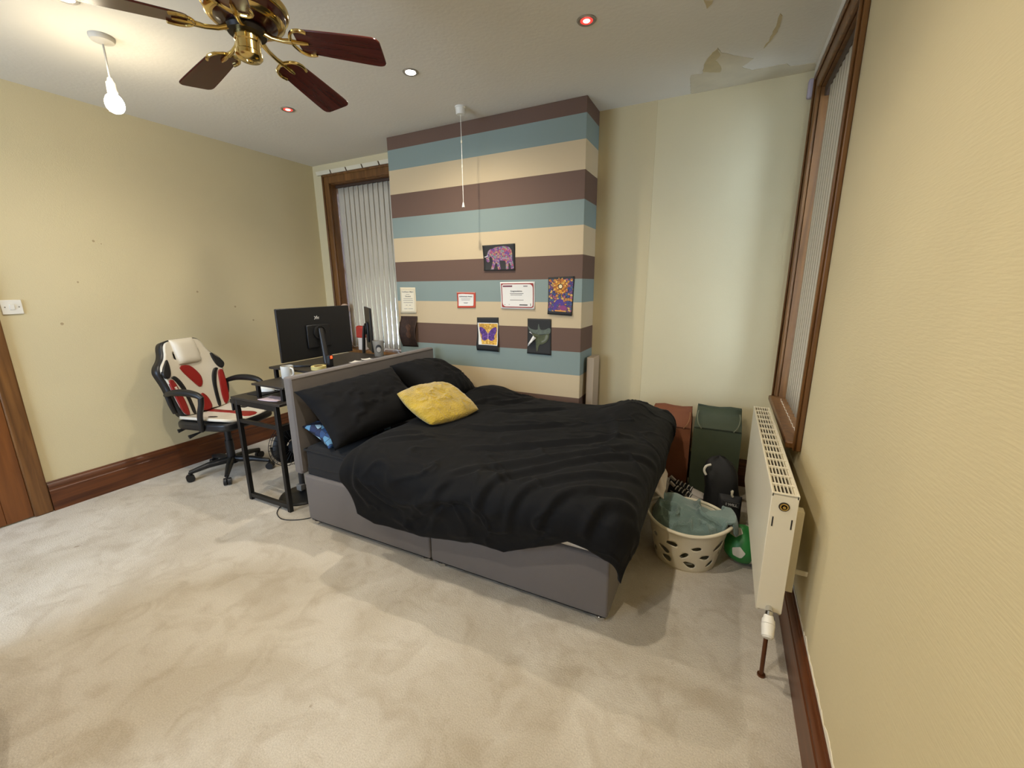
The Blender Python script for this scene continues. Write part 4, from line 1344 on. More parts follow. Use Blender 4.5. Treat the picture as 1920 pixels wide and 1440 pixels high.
bpanel('brand_mark', [(-0.208, 0.745), (-0.186, 0.748), (-0.190, 0.738), (-0.180, 0.722), (-0.194, 0.728), (-0.206, 0.722), (-0.202, 0.735)], CW, 0.024, 0.006, res=0.004)
# headrest pillow
n = 26
u = np.linspace(-1, 1, n)[:, None] * np.ones((1, n)); v = np.linspace(-1, 1, n)[None, :] * np.ones((n, 1))
pr = (np.clip(1 - np.abs(u) ** 4, 0, 1) * np.clip(1 - np.abs(v) ** 4, 0, 1)) ** 0.5
yy2 = u * 0.095; zz2 = 0.988 + v * 0.096
bxx = back_x(yy2, zz2)
b = B(); b.grid(np.stack([bxx + 0.012 + pr * 0.045, yy2, zz2], -1)); b.grid(np.stack([bxx + 0.012 - pr * 0.012, yy2, zz2], -1)[::-1])
b.obj('headrest_pillow', CW, ch, smooth=180)
# seat
seat_o = smoothpoly([(-0.19, -0.225), (-0.05, -0.245), (0.12, -0.245), (0.235, -0.225), (0.275, -0.15), (0.285, 0), (0.275, 0.15), (0.235, 0.225), (0.12, 0.245), (-0.05, 0.245), (-0.19, 0.225), (-0.215, 0.1), (-0.215, -0.1)], 4)
b = B(); b.prism(seat_o, (SZ - 0.075, SZ - 0.012), lambda x, y, z: (x, y, z)); b.obj('seat_base', CK, ch, bevel=0.018, seg=3)


def seat_z(x, y):
    return SZ - 0.010 + 0.030 * (abs(y) / 0.24) ** 2.2 - 0.018 * max(0, (x - 0.2) / 0.09) ** 2


def spanel(name, poly, m, off, thick, k=3, res=0.016):
    b = B(); b.sheet(smoothpoly(poly, k), res, lambda x, y: (x, y, seat_z(x, y) + off))
    return b.obj(name, m, ch, smooth=60, solid=thick, soff=0)


spanel('seat_cover', [(x * 0.965, y * 0.95) for x, y in seat_o[::4]], CW, 0.0, 0.02)
spanel('red_seat_stripe', [(-0.19, 0.010), (-0.05, 0.0), (0.10, -0.005), (0.24, -0.05), (0.255, 0.06), (0.12, 0.055), (-0.05, 0.050), (-0.19, 0.055)], CR_, 0.006, 0.014)
for s in (-1, 1):
    spanel('black_seat_patch', [(0.015, s * 0.135), (0.075, s * 0.125), (0.085, s * 0.160), (0.04, s * 0.175)], CK, 0.006, 0.014)
# armrests
for s in (-1, 1):
    y = s * 0.275
    b = B()
    pad = smoothpoly([(-0.215, y - s * 0.02, 0.695), (-0.12, y, 0.722), (0.0, y, 0.728), (0.09, y, 0.715), (0.135, y, 0.690)], 4, closed=False)
    b.tube(pad, [0.016 + 0.010 * math.sin(PI * i / (len(pad) - 1)) for i in range(len(pad))], 12)
    b.obj('armrest', M_BLACKP, ch)
    b = B()
    b.tube(smoothpoly([(0.125, y, 0.700), (0.115, y, 0.640), (0.085, y * 0.99, 0.560), (0.065, y * 0.95, 0.455), (0.02, y * 0.8, 0.430)], 4, closed=False), 0.019, 10)
    b.obj('armrest_bracket', M_BLACKP, ch)
    b = B()
    b.tube(smoothpoly([(-0.205, y - s * 0.02, 0.695), (-0.200, y - s * 0.03, 0.62), (-0.205, y * 0.80, 0.55)], 4, closed=False), 0.016, 10)
    b.obj('armrest_bracket', M_BLACKP, ch)
# mechanism, gas lift, star base, castors
B().bx(-0.12, 0.10, -0.10, 0.10, SZ - 0.105, SZ - 0.073).obj('tilt_mechanism', M_BLACKM, ch, bevel=0.006)
for (p, q_) in (((-0.02, -0.10, SZ - 0.09), (-0.08, -0.25, SZ - 0.125)), ((-0.16, -0.10, SZ - 0.08), (-0.22, -0.215, SZ - 0.10))):
    b = B(); m_ = [p[i] * 0.4 + q_[i] * 0.6 for i in range(3)]
    b.tube([p, m_, q_], [0.006, 0.007, 0.016], 8); b.obj('lever', M_BLACKP, ch)
b = B(); b.cyl((0, 0, 0.10), (0, 0, 0.27), 0.030, n=24); b.cyl((0, 0, 0.27), (0, 0, 0.40), 0.024, n=24); b.obj('gas_lift', M_BLACKP, ch)
B().cyl((0, 0, 0.075), (0, 0, 0.125), 0.045, 0.036, n=24).obj('base_hub', M_BLACKP, ch)
for i in range(5):
    a = math.radians(236 + 72 * i)
    c, s_ = math.cos(a), math.sin(a)
    b = B(); b.tube([(0.03 * c, 0.03 * s_, 0.105), (0.16 * c, 0.16 * s_, 0.098), (0.285 * c, 0.285 * s_, 0.072)], [0.028, 0.023, 0.016], 10)
    lg = b.obj('base_leg', M_BLACKP, ch)
    b = B()
    for k in (-1, 1):
        o_ = Vector((-s_, c, 0)) * (0.014 * k)
        ctr = Vector((0.285 * c, 0.285 * s_, 0.028)) + o_
        b.cyl(ctr - Vector((-s_, c, 0)) * 0.010, ctr + Vector((-s_, c, 0)) * 0.010, 0.028, n=18)
    b.cyl((0.285 * c, 0.285 * s_, 0.028), (0.285 * c, 0.285 * s_, 0.075), 0.009, n=10)
    b.obj('castor', M_BLACKP, lg)

# ================================================================== DESK
DTOP = mat('black_brown_desktop', (44, 38, 32), 0.5, bump=0.05, bscale=60)
dx0, dx1, dy0, dy1 = -2.925, -2.435, 1.605, 2.985
dk = thing('desk', 'black metal-framed desk with raised monitor shelf behind the headboard', 'desk', (dx0, dy0, 0))
DW, DL = dx1 - dx0, dy1 - dy0
B().bx(-0.008, DW + 0.008, 0, DL, 0.735, 0.753).obj('desktop', DTOP, dk, bevel=0.003)
for y in (0.014, DL - 0.014):
    for x, nm in ((0.035, 'leg'), (DW - 0.045, 'leg')):
        B().bx(x - 0.0135, x + 0.0135, y - 0.0135, y + 0.0135, 0, 0.736).obj(nm, M_BLACKM, dk, bevel=0.002)
    B().bx(0.035, DW - 0.045, y - 0.012, y + 0.012, 0.022, 0.052).obj('foot_rail', M_BLACKM, dk, bevel=0.002)
    B().bx(0.035, DW - 0.045, y - 0.012, y + 0.012, 0.70, 0.735).obj('top_rail', M_BLACKM, dk, bevel=0.002)
    B().bx(0.035, DW - 0.045, y - 0.010, y + 0.010, 0.575, 0.600).obj('cross_rail', M_BLACKM, dk, bevel=0.002)
B().bx(DW - 0.060, DW - 0.035, 0.02, DL - 0.02, 0.56, 0.60).obj('back_rail', M_BLACKM, dk, bevel=0.002)
# near small shelf
B().bx(0.17, DW + 0.00, 0.045, 0.30, 0.838, 0.852).obj('small_shelf', DTOP, dk, bevel=0.003)
for x, y in ((0.20, 0.07), (DW - 0.045, 0.07), (0.20, 0.275)):
    B().bx(x - 0.011, x + 0.011, y - 0.011, y + 0.011, 0.752, 0.839).obj('shelf_leg', M_BLACKM, dk, bevel=0.0015)
# monitor shelf
B().bx(-0.015, DW - 0.02, 0.300, 1.06, 0.888, 0.904).obj('monitor_shelf', DTOP, dk, bevel=0.003)
for x, y in ((0.02, 0.33), (0.02, 1.03), (DW - 0.06, 0.33), (DW - 0.06, 1.03)):
    B().bx(x - 0.012, x + 0.012, y - 0.012, y + 0.012, 0.752, 0.889).obj('shelf_leg', M_BLACKM, dk, bevel=0.0015)
# small headphone hook under the near corner
b = B(); b.box((-0.006, 0.02, 0.716), (0.05, 0.03, 0.03)); b.box((-0.018, 0.02, 0.68), (0.016, 0.026, 0.06)); b.obj('hook_clamp', M_BLACKP, dk, bevel=0.003)

# monitors (local +x = back of the screen)


def monitor(label, loc, rz, w, h, logo, stand_h, foot=True):
    t = thing('monitor', label, 'monitor', loc, rz)
    zc = stand_h
    B().bx(-0.022, -0.004, -w / 2, w / 2, zc - h / 2, zc + h / 2).obj('panel_housing', M_BLACKP, t, bevel=0.004)
    B().bx(-0.005, 0.011, -w * 0.16, w * 0.16, zc - h * 0.30, zc + h * 0.16).obj('rear_bulge', M_BLACKP, t, bevel=0.006)
    B().bx(-0.0235, -0.0215, -w / 2 + 0.008, w / 2 - 0.008, zc - h / 2 + 0.015, zc + h / 2 - 0.008).obj('screen', mat('dark_screen', (12, 13, 15), 0.12), t, smooth=0)
    b = B(); b.lathe([(0.05, 0), (0.05, 0.010), (0.044, 0.012), (0.040, 0.006), (0, 0.006)], n=32)
    b.v = [(0.012 + z, x, zc + y) for x, y, z in b.v]
    b.obj('mount_ring', M_BLACKP, t)
    b = B(); b.tube([(0.024, 0, zc + 0.03), (0.036, 0, zc - 0.05), (0.056, 0, 0.02)], [0.017, 0.018, 0.021], 12, scale2=0.6); b.obj('stand_neck', mat('dark_grey_metal', (62, 60, 58), 0.4, 0.6), t)
    b = B()
    b.prism(smoothpoly([(-0.13, 0.12), (-0.115, 0.13), (0.06, 0.03), (0.085, 0.0), (0.06, -0.03), (-0.115, -0.13), (-0.13, -0.12), (0.0, 0.0)], 3), (0, 0.012), lambda x, y, z: (x, y, z))
    b.obj('stand_foot', M_BLACKP, t, bevel=0.002)
    if logo:
        wm = mat('logo_white', (214, 214, 214), 0.5)
        b = B()
        for (y, z, a, L) in ((-0.006, 0.0, 0.8, 0.034), (-0.006, 0.0, -0.75, 0.030), (0.012, -0.003, 0.6, 0.022), (0.012, -0.003, -0.7, 0.022)):
            b.box((-0.0035, y, zc + h * 0.5 - 0.075 + z), (0.002, L, 0.0055), (a, 0, 0))
        b.obj('logo', wm, t, smooth=0)
    return t


monitor('black monitor seen from behind with a small white logo, on the desk shelf', (-2.626, 2.109, 0.904), 0.0, 0.61, 0.36, True, 0.243)
monitor('black monitor turned edge-on beside the slatted blind', (-2.86, 2.815, 0.753), math.radians(-129.0), 0.42, 0.38, False, 0.345)

# things on the desk
mg = thing('mug', 'white mug on the small desk shelf', 'mug', (-2.665, 1.855, 0.852))
b = B(); b.lathe([(0, 0), (0.034, 0), (0.039, 0.006), (0.040, 0.088), (0.037, 0.088), (0.035, 0.010), (0, 0.008)], n=32); b.obj('cup_body', M_WHITE, mg)
b = B(); b.tube(smoothpoly([(0.037, 0, 0.075), (0.058, 0, 0.070), (0.064, 0, 0.046), (0.056, 0, 0.026), (0.037, 0, 0.020)], 4, closed=False), 0.0055, 8); b.obj('handle', M_WHITE, mg)

B().box((0, 0, 0.002), (0.144, 0.30, 0.004)).obj('mouse_mat', mat('black_mouse_mat', (22, 20, 20), 0.85), None, bevel=0.0015, loc=(-2.815, 1.84, 0.753))
tag(bpy.data.objects['mouse_mat'], 'black mouse mat on the desktop under the white mouse', 'mouse mat')
ms = thing('mouse', 'white computer mouse on the black mouse mat', 'mouse', (-2.838, 1.80, 0.757), 0.5)
n = 18
u = np.linspace(0, 2 * PI, n * 2, endpoint=False)[:, None]; v = np.linspace(0, PI / 2, n)[None, :]
Pm = np.stack([0.058 * np.cos(u) * np.cos(v) ** 0.8, 0.032 * np.sin(u) * np.cos(v) ** 0.8 * (1 - 0.12 * np.cos(u)), 0.036 * np.sin(v) * (1 - 0.25 * np.cos(u) * np.cos(v)) * np.ones_like(u)], -1)
B().grid(Pm, closed_u=True).obj('mouse_body', M_WHITE, ms, smooth=180)
b = B(); b.cyl((0.028, -0.004, 0.026), (0.028, 0.004, 0.026), 0.009, n=14); b.obj('scroll_wheel', M_BLACKP, ms)
b = B(); b.tube(smoothpoly([(0.056, 0, 0.010), (0.11, -0.03, 0.012), (0.17, 0.02, 0.008), (0.20, 0.10, 0.006)], 5, closed=False), 0.0018, 6); b.obj('mouse_cable', M_WHITE, ms)


def sheet_obj(name, label, cat, loc, size, m, rz, t=0.0015, curl=0.004):
    n = 10
    u = np.linspace(-1, 1, n)[:, None] * np.ones((1, n)); v = np.linspace(-1, 1, n)[None, :] * np.ones((n, 1))
    Pq = np.stack([u * size[0] / 2, v * size[1] / 2, 0.001 + curl * np.abs(u * v) ** 2], -1)
    o = B().grid(Pq).obj(name, m, None, smooth=180, solid=t, soff=1, loc=(loc[0], loc[1], loc[2] + t - 0.0012), rot=(0, 0, rz))
    return tag(o, label, cat)


sheet_obj('notebook', 'pale pink paper booklet on the near end of the desk', 'booklet', (-2.588, 1.685, 0.7530), (0.16, 0.11), mat('pink_paper', (206, 186, 192), 0.8), 0.15, 0.004)
sheet_obj('paper_note', 'white paper scrap lying on the monitor shelf nearest the pillow', 'paper', (-2.50, 2.31, 0.9042), (0.06, 0.09), M_PAPER, 0.3)
sheet_obj('paper_note', 'folded white paper scrap beside the grey cup', 'paper', (-2.505, 2.43, 0.9042), (0.05, 0.07), M_PAPER, -0.4, 0.004)

gc = thing('tumbler', 'grey tapered tumbler with a dark round emblem on the monitor shelf', 'cup', (-2.535, 2.60, 0.904))
b = B(); b.lathe([(0, 0), (0.033, 0), (0.035, 0.004), (0.047, 0.128), (0.045, 0.128), (0.033, 0.006), (0, 0.006)], n=36); b.obj('cup_body', mat('grey_cup', (150, 148, 142), 0.5), gc)


def on_cup(a, z, off=0.0008):
    r = 0.035 + 0.012 * (z - 0.004) / 0.124 + off
    return (r * math.cos(a), r * math.sin(a), z)


am = math.atan2(-2.60, 2.535)
for (cz_, ry, rz_, m_, of) in ((0.066, 0.024, 0.034, mat('emblem_dark', (52, 54, 58), 0.6), 0.0008), (0.058, 0.018, 0.022, mat('emblem_pale', (186, 182, 174), 0.6), 0.0014)):
    bb = B(); bb.sheet(circ(0, cz_, ry, rz_, 22), 0.006, lambda y, z: on_cup(am + y / 0.041, z, of)); bb.obj('emblem', m_, gc, smooth=0)

rp = thing('red_packet', 'red and white packet standing on the window sill behind the monitor', 'packet', (-3.45, 3.325, 0.806))
B().bx(-0.05, 0.05, -0.03, 0.03, 0, 0.13).obj('packet_body', mat('packet_white', (214, 206, 200), 0.5), rp, bevel=0.006)
b = B(); b.box((-0.01, -0.005, 0.19), (0.11, 0.06, 0.13), (0.1, 0.12, 0.2)); b.obj('packet_top', mat('packet_red', (176, 52, 38), 0.45), rp, bevel=0.016, seg=3)
bt = thing('bottle', 'cream round-topped bottle on the window sill behind the monitor', 'bottle', (-3.678, 3.322, 0.806))
b = B(); b.lathe([(0, 0), (0.034, 0), (0.036, 0.01), (0.036, 0.30), (0.030, 0.34), (0.022, 0.36), (0.022, 0.39)], n=24); b.obj('bottle_body', mat('cream_plastic', (214, 196, 170), 0.5), bt)
b = B(); b.lathe([(0.026, 0.385), (0.040, 0.40), (0.046, 0.43), (0.040, 0.465), (0.022, 0.482), (0, 0.486)], n=24); b.obj('cap', mat('cream_cap', (220, 190, 168), 0.4), bt)
cl = thing('cable_box', 'black power box with a glowing red indicator beside the monitor stand', 'power box', (-2.515, 2.09, 0.904), 0.2)
B().bx(-0.014, 0.014, -0.02, 0.02, 0, 0.085).obj('box_body', M_BLACKP, cl, bevel=0.004)
B().bx(0.012, 0.0165, -0.010, 0.010, 0.060, 0.080).obj('indicator', mat('red_indicator', (255, 60, 30), 0.4, emit=4, emit_rgb=(255, 60, 25)), cl, bevel=0.003)
yb = thing('tape_roll', 'pale yellow tape roll lying on the monitor shelf', 'tape', (-2.515, 1.99, 0.904))
b = B(); b.lathe([(0.030, 0.0), (0.050, 0.0), (0.050, 0.024), (0.030, 0.024), (0.030, 0.0)], n=28); b.obj('tape', mat('pale_yellow', (206, 190, 120), 0.6), yb)
b = B(); b.lathe([(0.026, 0.001), (0.0305, 0.001), (0.0305, 0.023), (0.026, 0.023), (0.026, 0.001)], n=28); b.obj('core', mat('card_core', (140, 110, 70), 0.8), yb)

# cables
def cable(label, pts, r=0.003, m=M_BLACKP):
    b = B(); b.tube(smoothpoly(pts, 8, closed=False), r, 6)
    return tag(b.obj('power_cable', m, None, smooth=180), label, 'cable')


cable('black cable curling across the carpet by the desk leg', [(-2.612, 1.660, 0.004), (-2.590, 1.612, 0.004), (-2.53, 1.555, 0.004), (-2.434, 1.528, 0.004), (-2.335, 1.569, 0.004), (-2.27, 1.64, 0.004)])
cable('black cable drooping between the desk and the headboard', [(-2.905, 2.06, 0.737), (-2.935, 2.05, 0.55), (-2.955, 2.02, 0.32), (-2.90, 1.98, 0.20), (-2.78, 1.93, 0.15), (-2.64, 1.92, 0.16), (-2.46, 1.88, 0.28), (-2.345, 1.90, 0.38), (-2.309, 1.91, 0.42)], 0.004)

# ------------------------------------------------------------------ pedestal fan under the desk
pf = thing('pedestal_fan', 'black pedestal fan standing under the desk', 'fan', (-2.60, 1.81, 0))
b = B(); b.lathe([(0, 0), (0.155, 0), (0.158, 0.008), (0.150, 0.018), (0.06, 0.034), (0.028, 0.045), (0, 0.045)], n=40); b.obj('base', M_BLACKP, pf)
b = B(); b.cyl((0, 0, 0.04), (0, 0, 0.30), 0.020, 0.017, n=18); b.obj('column', mat('dark_grey_plastic', (46, 46, 46), 0.45), pf)
B().bx(-0.018, 0.030, -0.035, 0.0, 0.055, 0.098).obj('control_label', mat('grey_label', (120, 118, 114), 0.5), pf, bevel=0.003)
b = B(); b.lathe([(0, 0), (0.045, 0.006), (0.055, 0.04), (0.048, 0.09), (0.02, 0.11), (0, 0.112)], n=28)
b.v = [(z - 0.04, x, 0.38 + y) for x, y, z in b.v]
b.obj('motor', M_BLACKP, pf)
fc = (-0.085, 0, 0.38)
b = B()
for k in range(1, 8):
    r = 0.022 * k
    b.tube([(fc[0] - 0.03 * (1 - (k / 7) ** 2), r * math.cos(t), fc[2] + r * math.sin(t)) for t in np.linspace(0, 2 * PI, 36, endpoint=False)], 0.0022, 5, closed=True)
for k in range(24):
    t = 2 * PI * k / 24
    b.tube([(fc[0] - 0.03, 0.02 * math.cos(t), fc[2] + 0.02 * math.sin(t)), (fc[0] - 0.018, 0.09 * math.cos(t), fc[2] + 0.09 * math.sin(t)), (fc[0], 0.154 * math.cos(t), fc[2] + 0.154 * math.sin(t)), (fc[0] + 0.03, 0.150 * math.cos(t), fc[2] + 0.150 * math.sin(t)), (fc[0] + 0.05, 0.05 * math.cos(t), fc[2] + 0.05 * math.sin(t))], 0.0018, 4)
b.obj('guard', mat('matt_black', (16, 16, 16), 0.6), pf)
b = B(); b.lathe([(0.05, 0.0), (0.10, -0.012), (0.135, -0.03)], n=36)
b.v = [(fc[0] + 0.045 + z, x, fc[2] + y) for x, y, z in b.v]
b.f = [q_ for q_ in b.f if len(q_) == 4]
b.obj('rear_shroud', mat('matt_black', (16, 16, 16), 0.6), pf, solid=0.002)
for k in range(4):
    t = PI / 2 * k + 0.3
    b = B()
    Pb = np.array([[(fc[0] + 0.012 + 0.018 * (j / 5 - 0.5) * 2, r * math.cos(t + (j / 5 - 0.5) * 0.9), fc[2] + r * math.sin(t + (j / 5 - 0.5) * 0.9)) for j in range(6)] for r in np.linspace(0.02, 0.14, 8)])
    b.grid(Pb); b.obj('fan_blade', mat('smoky_blade', (18, 18, 20), 0.4), pf, smooth=180, solid=0.002)

# ================================================================== RIGHT ALCOVE
# beige board leaning beside the chimney breast
B().bx(0.0, 0.055, 0.0, 0.16, 0, 0.92).obj('leaning_board', mat('beige_board', (186, 164, 136), 0.8), None, bevel=0.003, loc=(CHX1 + 0.026, 3.12, 0.0))
tag(bpy.data.objects['leaning_board'], 'narrow beige board upright in the corner beside the chimney breast', 'board')


def gift_bag(label, x0, x1, y0, y1, h, m, mdark, lean=0.03, hc=None):
    t = thing('paper_bag', label, 'bag', ((x0 + x1) / 2, (y0 + y1) / 2, 0))
    w, d_ = (x1 - x0) / 2, (y1 - y0) / 2
    rows = []
    for z, sx_, sd_, dyo in ((0, 1, 1, 0), (0.02, 1, 1, 0), (h * 0.5, 1.0, 0.96, 0.0), (h * 0.78, 0.99, 0.86, 0.01), (h * 0.86, 0.97, 0.66, 0.03), (h * 0.93, 0.94, 0.40, 0.055), (h, 0.93, 0.28, 0.06)):
        ring = []
        for (a, c) in ((-1, -1), (-0.5, -1), (0, -1), (0.5, -1), (1, -1), (1, -0.35), (0.97, 0), (1, 0.35), (1, 1), (0.5, 1), (0, 1), (-0.5, 1), (-1, 1), (-1, 0.35), (-0.97, 0), (-1, -0.35)):
            inn = 1.0 if abs(a) < 0.98 or z < h * 0.5 else 1.0
            ax_ = a * (1 - 0.10 * (abs(c) < 0.2) * (z / h)) * sx_ * w
            jj = 0.004 * math.sin(a * 7 + z * 23 + x0 * 9)
            ring.append((ax_ * inn, c * sd_ * d_ + dyo * 1.0 + jj, z + (0.006 * math.sin(a * 4 + x0 * 7) if z == h else 0)))
        rows.append(ring)
    P_ = np.array(rows)
    b = B(); b.grid(P_, closed_v=True); n0 = 16
    b.f.append(tuple(range(n0)))
    b.obj('bag_body', m, t, smooth=30, solid=0.0015)
    b = B(); b.bx(-w * 0.96, w * 0.96, -d_ * 0.80, -d_ * 0.74, h * 0.795, h * 0.805); b.obj('fold_crease', mdark, t, smooth=0)
    # rope handle
    for s in (-1, 1):
        b = B()
        x_ = s * w * 0.86
        b.tube(smoothpoly([(x_, -d_ * 0.35 + 0.045, h * 0.96), (x_ + s * 0.004, -d_ * 0.62 + 0.03, h * 0.91), (x_ - s * 0.008, -d_ * 0.84, h * 0.85), (x_ - s * 0.03, -d_ * 0.90, h * 0.80)], 4, closed=False), 0.004, 7)
        b.obj('rope_handle', hc, t)
    return t


BRN = mat('brown_paper', (128, 74, 44), 0.7, var=0.08, vscale=8, bump=0.05, bscale=20)
GRN = mat('dark_green_card', (62, 70, 48), 0.65, var=0.12, vscale=6, bump=0.05, bscale=20)
gift_bag('brown paper carrier bag standing by the foot of the bed', -0.415, -0.135, 3.05, 3.24, 0.590, BRN, mat('brown_crease', (96, 52, 30), 0.8), hc=mat('tan_rope', (150, 104, 66), 0.8))
gift_bag('dark green carrier bag standing beside the brown bag', -0.120, 0.180, 3.04, 3.24, 0.615, GRN, mat('green_crease', (44, 50, 34), 0.8), hc=mat('grey_rope', (110, 112, 88), 0.8))

# backpack
bk = thing('backpack', 'black backpack slumped in front of the dark green bag', 'backpack', (0.098, 2.715, 0))
BKM = mat('black_nylon', (17, 17, 18), 0.7, bump=0.1, bscale=200)
nu_, nv_ = 40, 28
th = np.linspace(0, 2 * PI, nu_, endpoint=False)[:, None]; tv = np.linspace(0, 1, nv_)[None, :]
zz_ = 0.415 * (tv ** 0.85)
rw = 0.100 * np.sqrt(np.clip(1 - np.clip((tv - 0.55) / 0.45, 0, 1) ** 2.2, 0, 1)) * (1 + 0.06 * np.sin(tv * 9))
rdp = 0.105 * np.sqrt(np.clip(1 - np.clip((tv - 0.6) / 0.4, 0, 1) ** 2, 0, 1)) * (1 - 0.3 * tv)
sq = lambda c: np.sign(c) * np.abs(c) ** 0.65
Pk = np.stack([rw * sq(np.cos(th)) - 0.045 * tv ** 1.5, rdp * sq(np.sin(th)) + 0.06 * tv, zz_ * np.ones_like(th) + 0.006 * np.sin(3 * th + 4 * tv)], -1)
b = B(); b.grid(Pk, closed_u=True); b.f.append(tuple(i * nv_ for i in range(nu_))[::-1]); b.obj('pack_body', BKM, bk, smooth=180)
pillow_b = B()
n = 20
u = np.linspace(-1, 1, n)[:, None] * np.ones((1, n)); v = np.linspace(-1, 1, n)[None, :] * np.ones((n, 1))
pr = (np.clip(1 - np.abs(u) ** 5, 0, 1) * np.clip(1 - np.abs(v) ** 5, 0, 1)) ** 0.5
pillow_b.grid(np.stack([0.035 + u * 0.062, -0.085 - pr * 0.045, 0.125 + v * 0.11], -1)); pillow_b.grid(np.stack([0.035 + u * 0.062, -0.085 + pr * 0.01, 0.125 + v * 0.11], -1)[::-1])
pillow_b.obj('front_pocket', mat('dark_grey_nylon', (36, 36, 37), 0.7, var=0.2, vscale=12), bk, smooth=180)
B().bx(0.0, 0.085, -0.136, -0.128, 0.182, 0.214).obj('label_patch', mat('charcoal_patch', (48, 48, 48), 0.6), bk, bevel=0.001)
text_mesh('I WILL', 0.022, mat('white_print', (206, 204, 198), 0.6), bk, lambda x, y: (0.043 + x, -0.1365, 0.197 + y), bold=0.0006)
b = B(); b.tube(smoothpoly([(0.038, -0.10, 0.262), (0.042, -0.115, 0.275), (0.040, -0.118, 0.255), (0.046, -0.116, 0.240)], 4, closed=False), 0.0065, 8); b.obj('zip_pull', mat('ivory_plastic', (222, 214, 190), 0.4), bk)
b = B(); b.tube(smoothpoly([(-0.088, -0.030, 0.385), (-0.112, -0.050, 0.378), (-0.120, -0.056, 0.352), (-0.108, -0.056, 0.325)], 4, closed=False), 0.007, 8)
b.obj('white_tag', M_WHITE, bk)
for s in (-1, 1):
    b = B(); b.tube(smoothpoly([(s * 0.05 - 0.03, 0.06, 0.38), (s * 0.06 - 0.02, 0.115, 0.30), (s * 0.06, 0.125, 0.16), (s * 0.06, 0.105, 0.03)], 5, closed=False), 0.012, 8, scale2=0.4)
    b.obj('shoulder_strap', BKM, bk)

# sneakers
SHW = mat('sneaker_white', (216, 206, 194), 0.5); SHB = mat('sneaker_black', (24, 22, 22), 0.6); SHL = mat('lace_white', (224, 218, 208), 0.8); SHS = mat('sneaker_sole', (206, 196, 182), 0.6)


def sneaker(label, loc, rz, tilt=0):
    t = thing('sneaker', label, 'shoe', loc, 0)
    t.rotation_euler = (tilt, 0, rz)
    foot = smoothpoly([(-0.13, -0.032), (-0.06, -0.034), (0.03, -0.042), (0.10, -0.044), (0.145, -0.026), (0.152, 0.0), (0.14, 0.030), (0.09, 0.040), (0.02, 0.034), (-0.06, 0.032), (-0.13, 0.030), (-0.148, 0)], 4)
    b = B(); b.prism(foot, (0, 0.030), lambda x, y, z: (x, y, z)); b.obj('sole', SHS, t, bevel=0.005)
    b = B(); b.prism([(x * 1.004, y * 1.03) for x, y in foot], (0.020, 0.027), lambda x, y, z: (x, y, z)); b.obj('sole_stripe', SHB, t)

    def upper(x0, x1, off, m, nm, hts, close=True):
        xs = np.linspace(x0, x1, 18); th_ = np.linspace(0, PI, 16)
        fy = np.array(foot)
        G = np.zeros((18, 16, 3))
        for i, x in enumerate(xs):
            near = fy[np.abs(fy[:, 0] - x) < 0.02]
            lo_, hi_ = (near[:, 1].min(), near[:, 1].max()) if len(near) else (-0.01, 0.01)
            wv = max(0.006, (hi_ - lo_) / 2 * 0.94); c0 = (hi_ + lo_) / 2
            hh = np.interp(x, hts[0], hts[1])
            for j, a in enumerate(th_):
                G[i, j] = (x, c0 + (wv + off) * math.cos(a) * (1 - 0.35 * (math.sin(a) ** 3) * min(1, hh / 0.09)), 0.026 + (hh + off) * math.sin(a) ** 0.75)
        return B().grid(G).obj(nm, m, t, smooth=180, solid=0.002, soff=0)
    hts = ([-0.148, -0.12, -0.05, 0.0, 0.05, 0.10, 0.135, 0.153], [0.055, 0.080, 0.076, 0.068, 0.052, 0.038, 0.026, 0.006])
    upper(-0.145, 0.090, 0.0, SHB, 'upper', hts)
    upper(0.072, 0.152, 0.0015, SHW, 'toe_cap', hts)
    upper(-0.146, -0.085, 0.002, SHW, 'heel_counter', hts)
    for s in (-1, 1):
        b = B()
        Gq = np.array([[(x, s * (0.036 + 0.003 * (k == 0)) * (1 if x > -0.05 else 0.94) * (1 - 0.22 * k / 3), 0.032 + 0.013 * k) for k in range(4)] for x in np.linspace(-0.07, 0.05, 6)])
        b.grid(Gq); b.obj('side_panel', SHW, t, smooth=180, solid=0.003, soff=0)
    for k in range(5):
        x = -0.035 + k * 0.024
        hh = np.interp(x, hts[0], hts[1]) + 0.030
        b = B(); b.tube(smoothpoly([(x, -0.026, hh - 0.016), (x + 0.004, -0.010, hh - 0.001), (x + 0.006, 0.010, hh - 0.001), (x + 0.002, 0.026, hh - 0.016)], 4, closed=False), 0.0042, 7)
        b.obj('lace', SHL, t)
    b = B(); b.tube(smoothpoly([(-0.05, 0.0, 0.096), (-0.072, 0.0, 0.112), (-0.085, 0.0, 0.122)], 3, closed=False), 0.012, 8, scale2=2.0); b.obj('tongue', SHW, t)
    return t


sneaker('black and white lace-up sneaker tucked closer to the bags', (-0.155, 2.985, 0.0), math.radians(-10))
sneaker('black and white lace-up sneaker closer to the laundry basket', (-0.150, 2.885, 0.0), math.radians(-16))

# laundry basket
bs = thing('laundry_basket', 'round white plastic laundry basket with cut-out holes', 'laundry basket', (-0.075, 2.262, 0))
BR0, BR1, BH = 0.150, 0.200, 0.235
BM = mat('basket_plastic', (226, 216, 190), 0.35)


def bask(a, z):
    r = BR0 + (BR1 - BR0) * (z / BH) ** 0.9
    return (r * math.cos(a), r * math.sin(a), z)


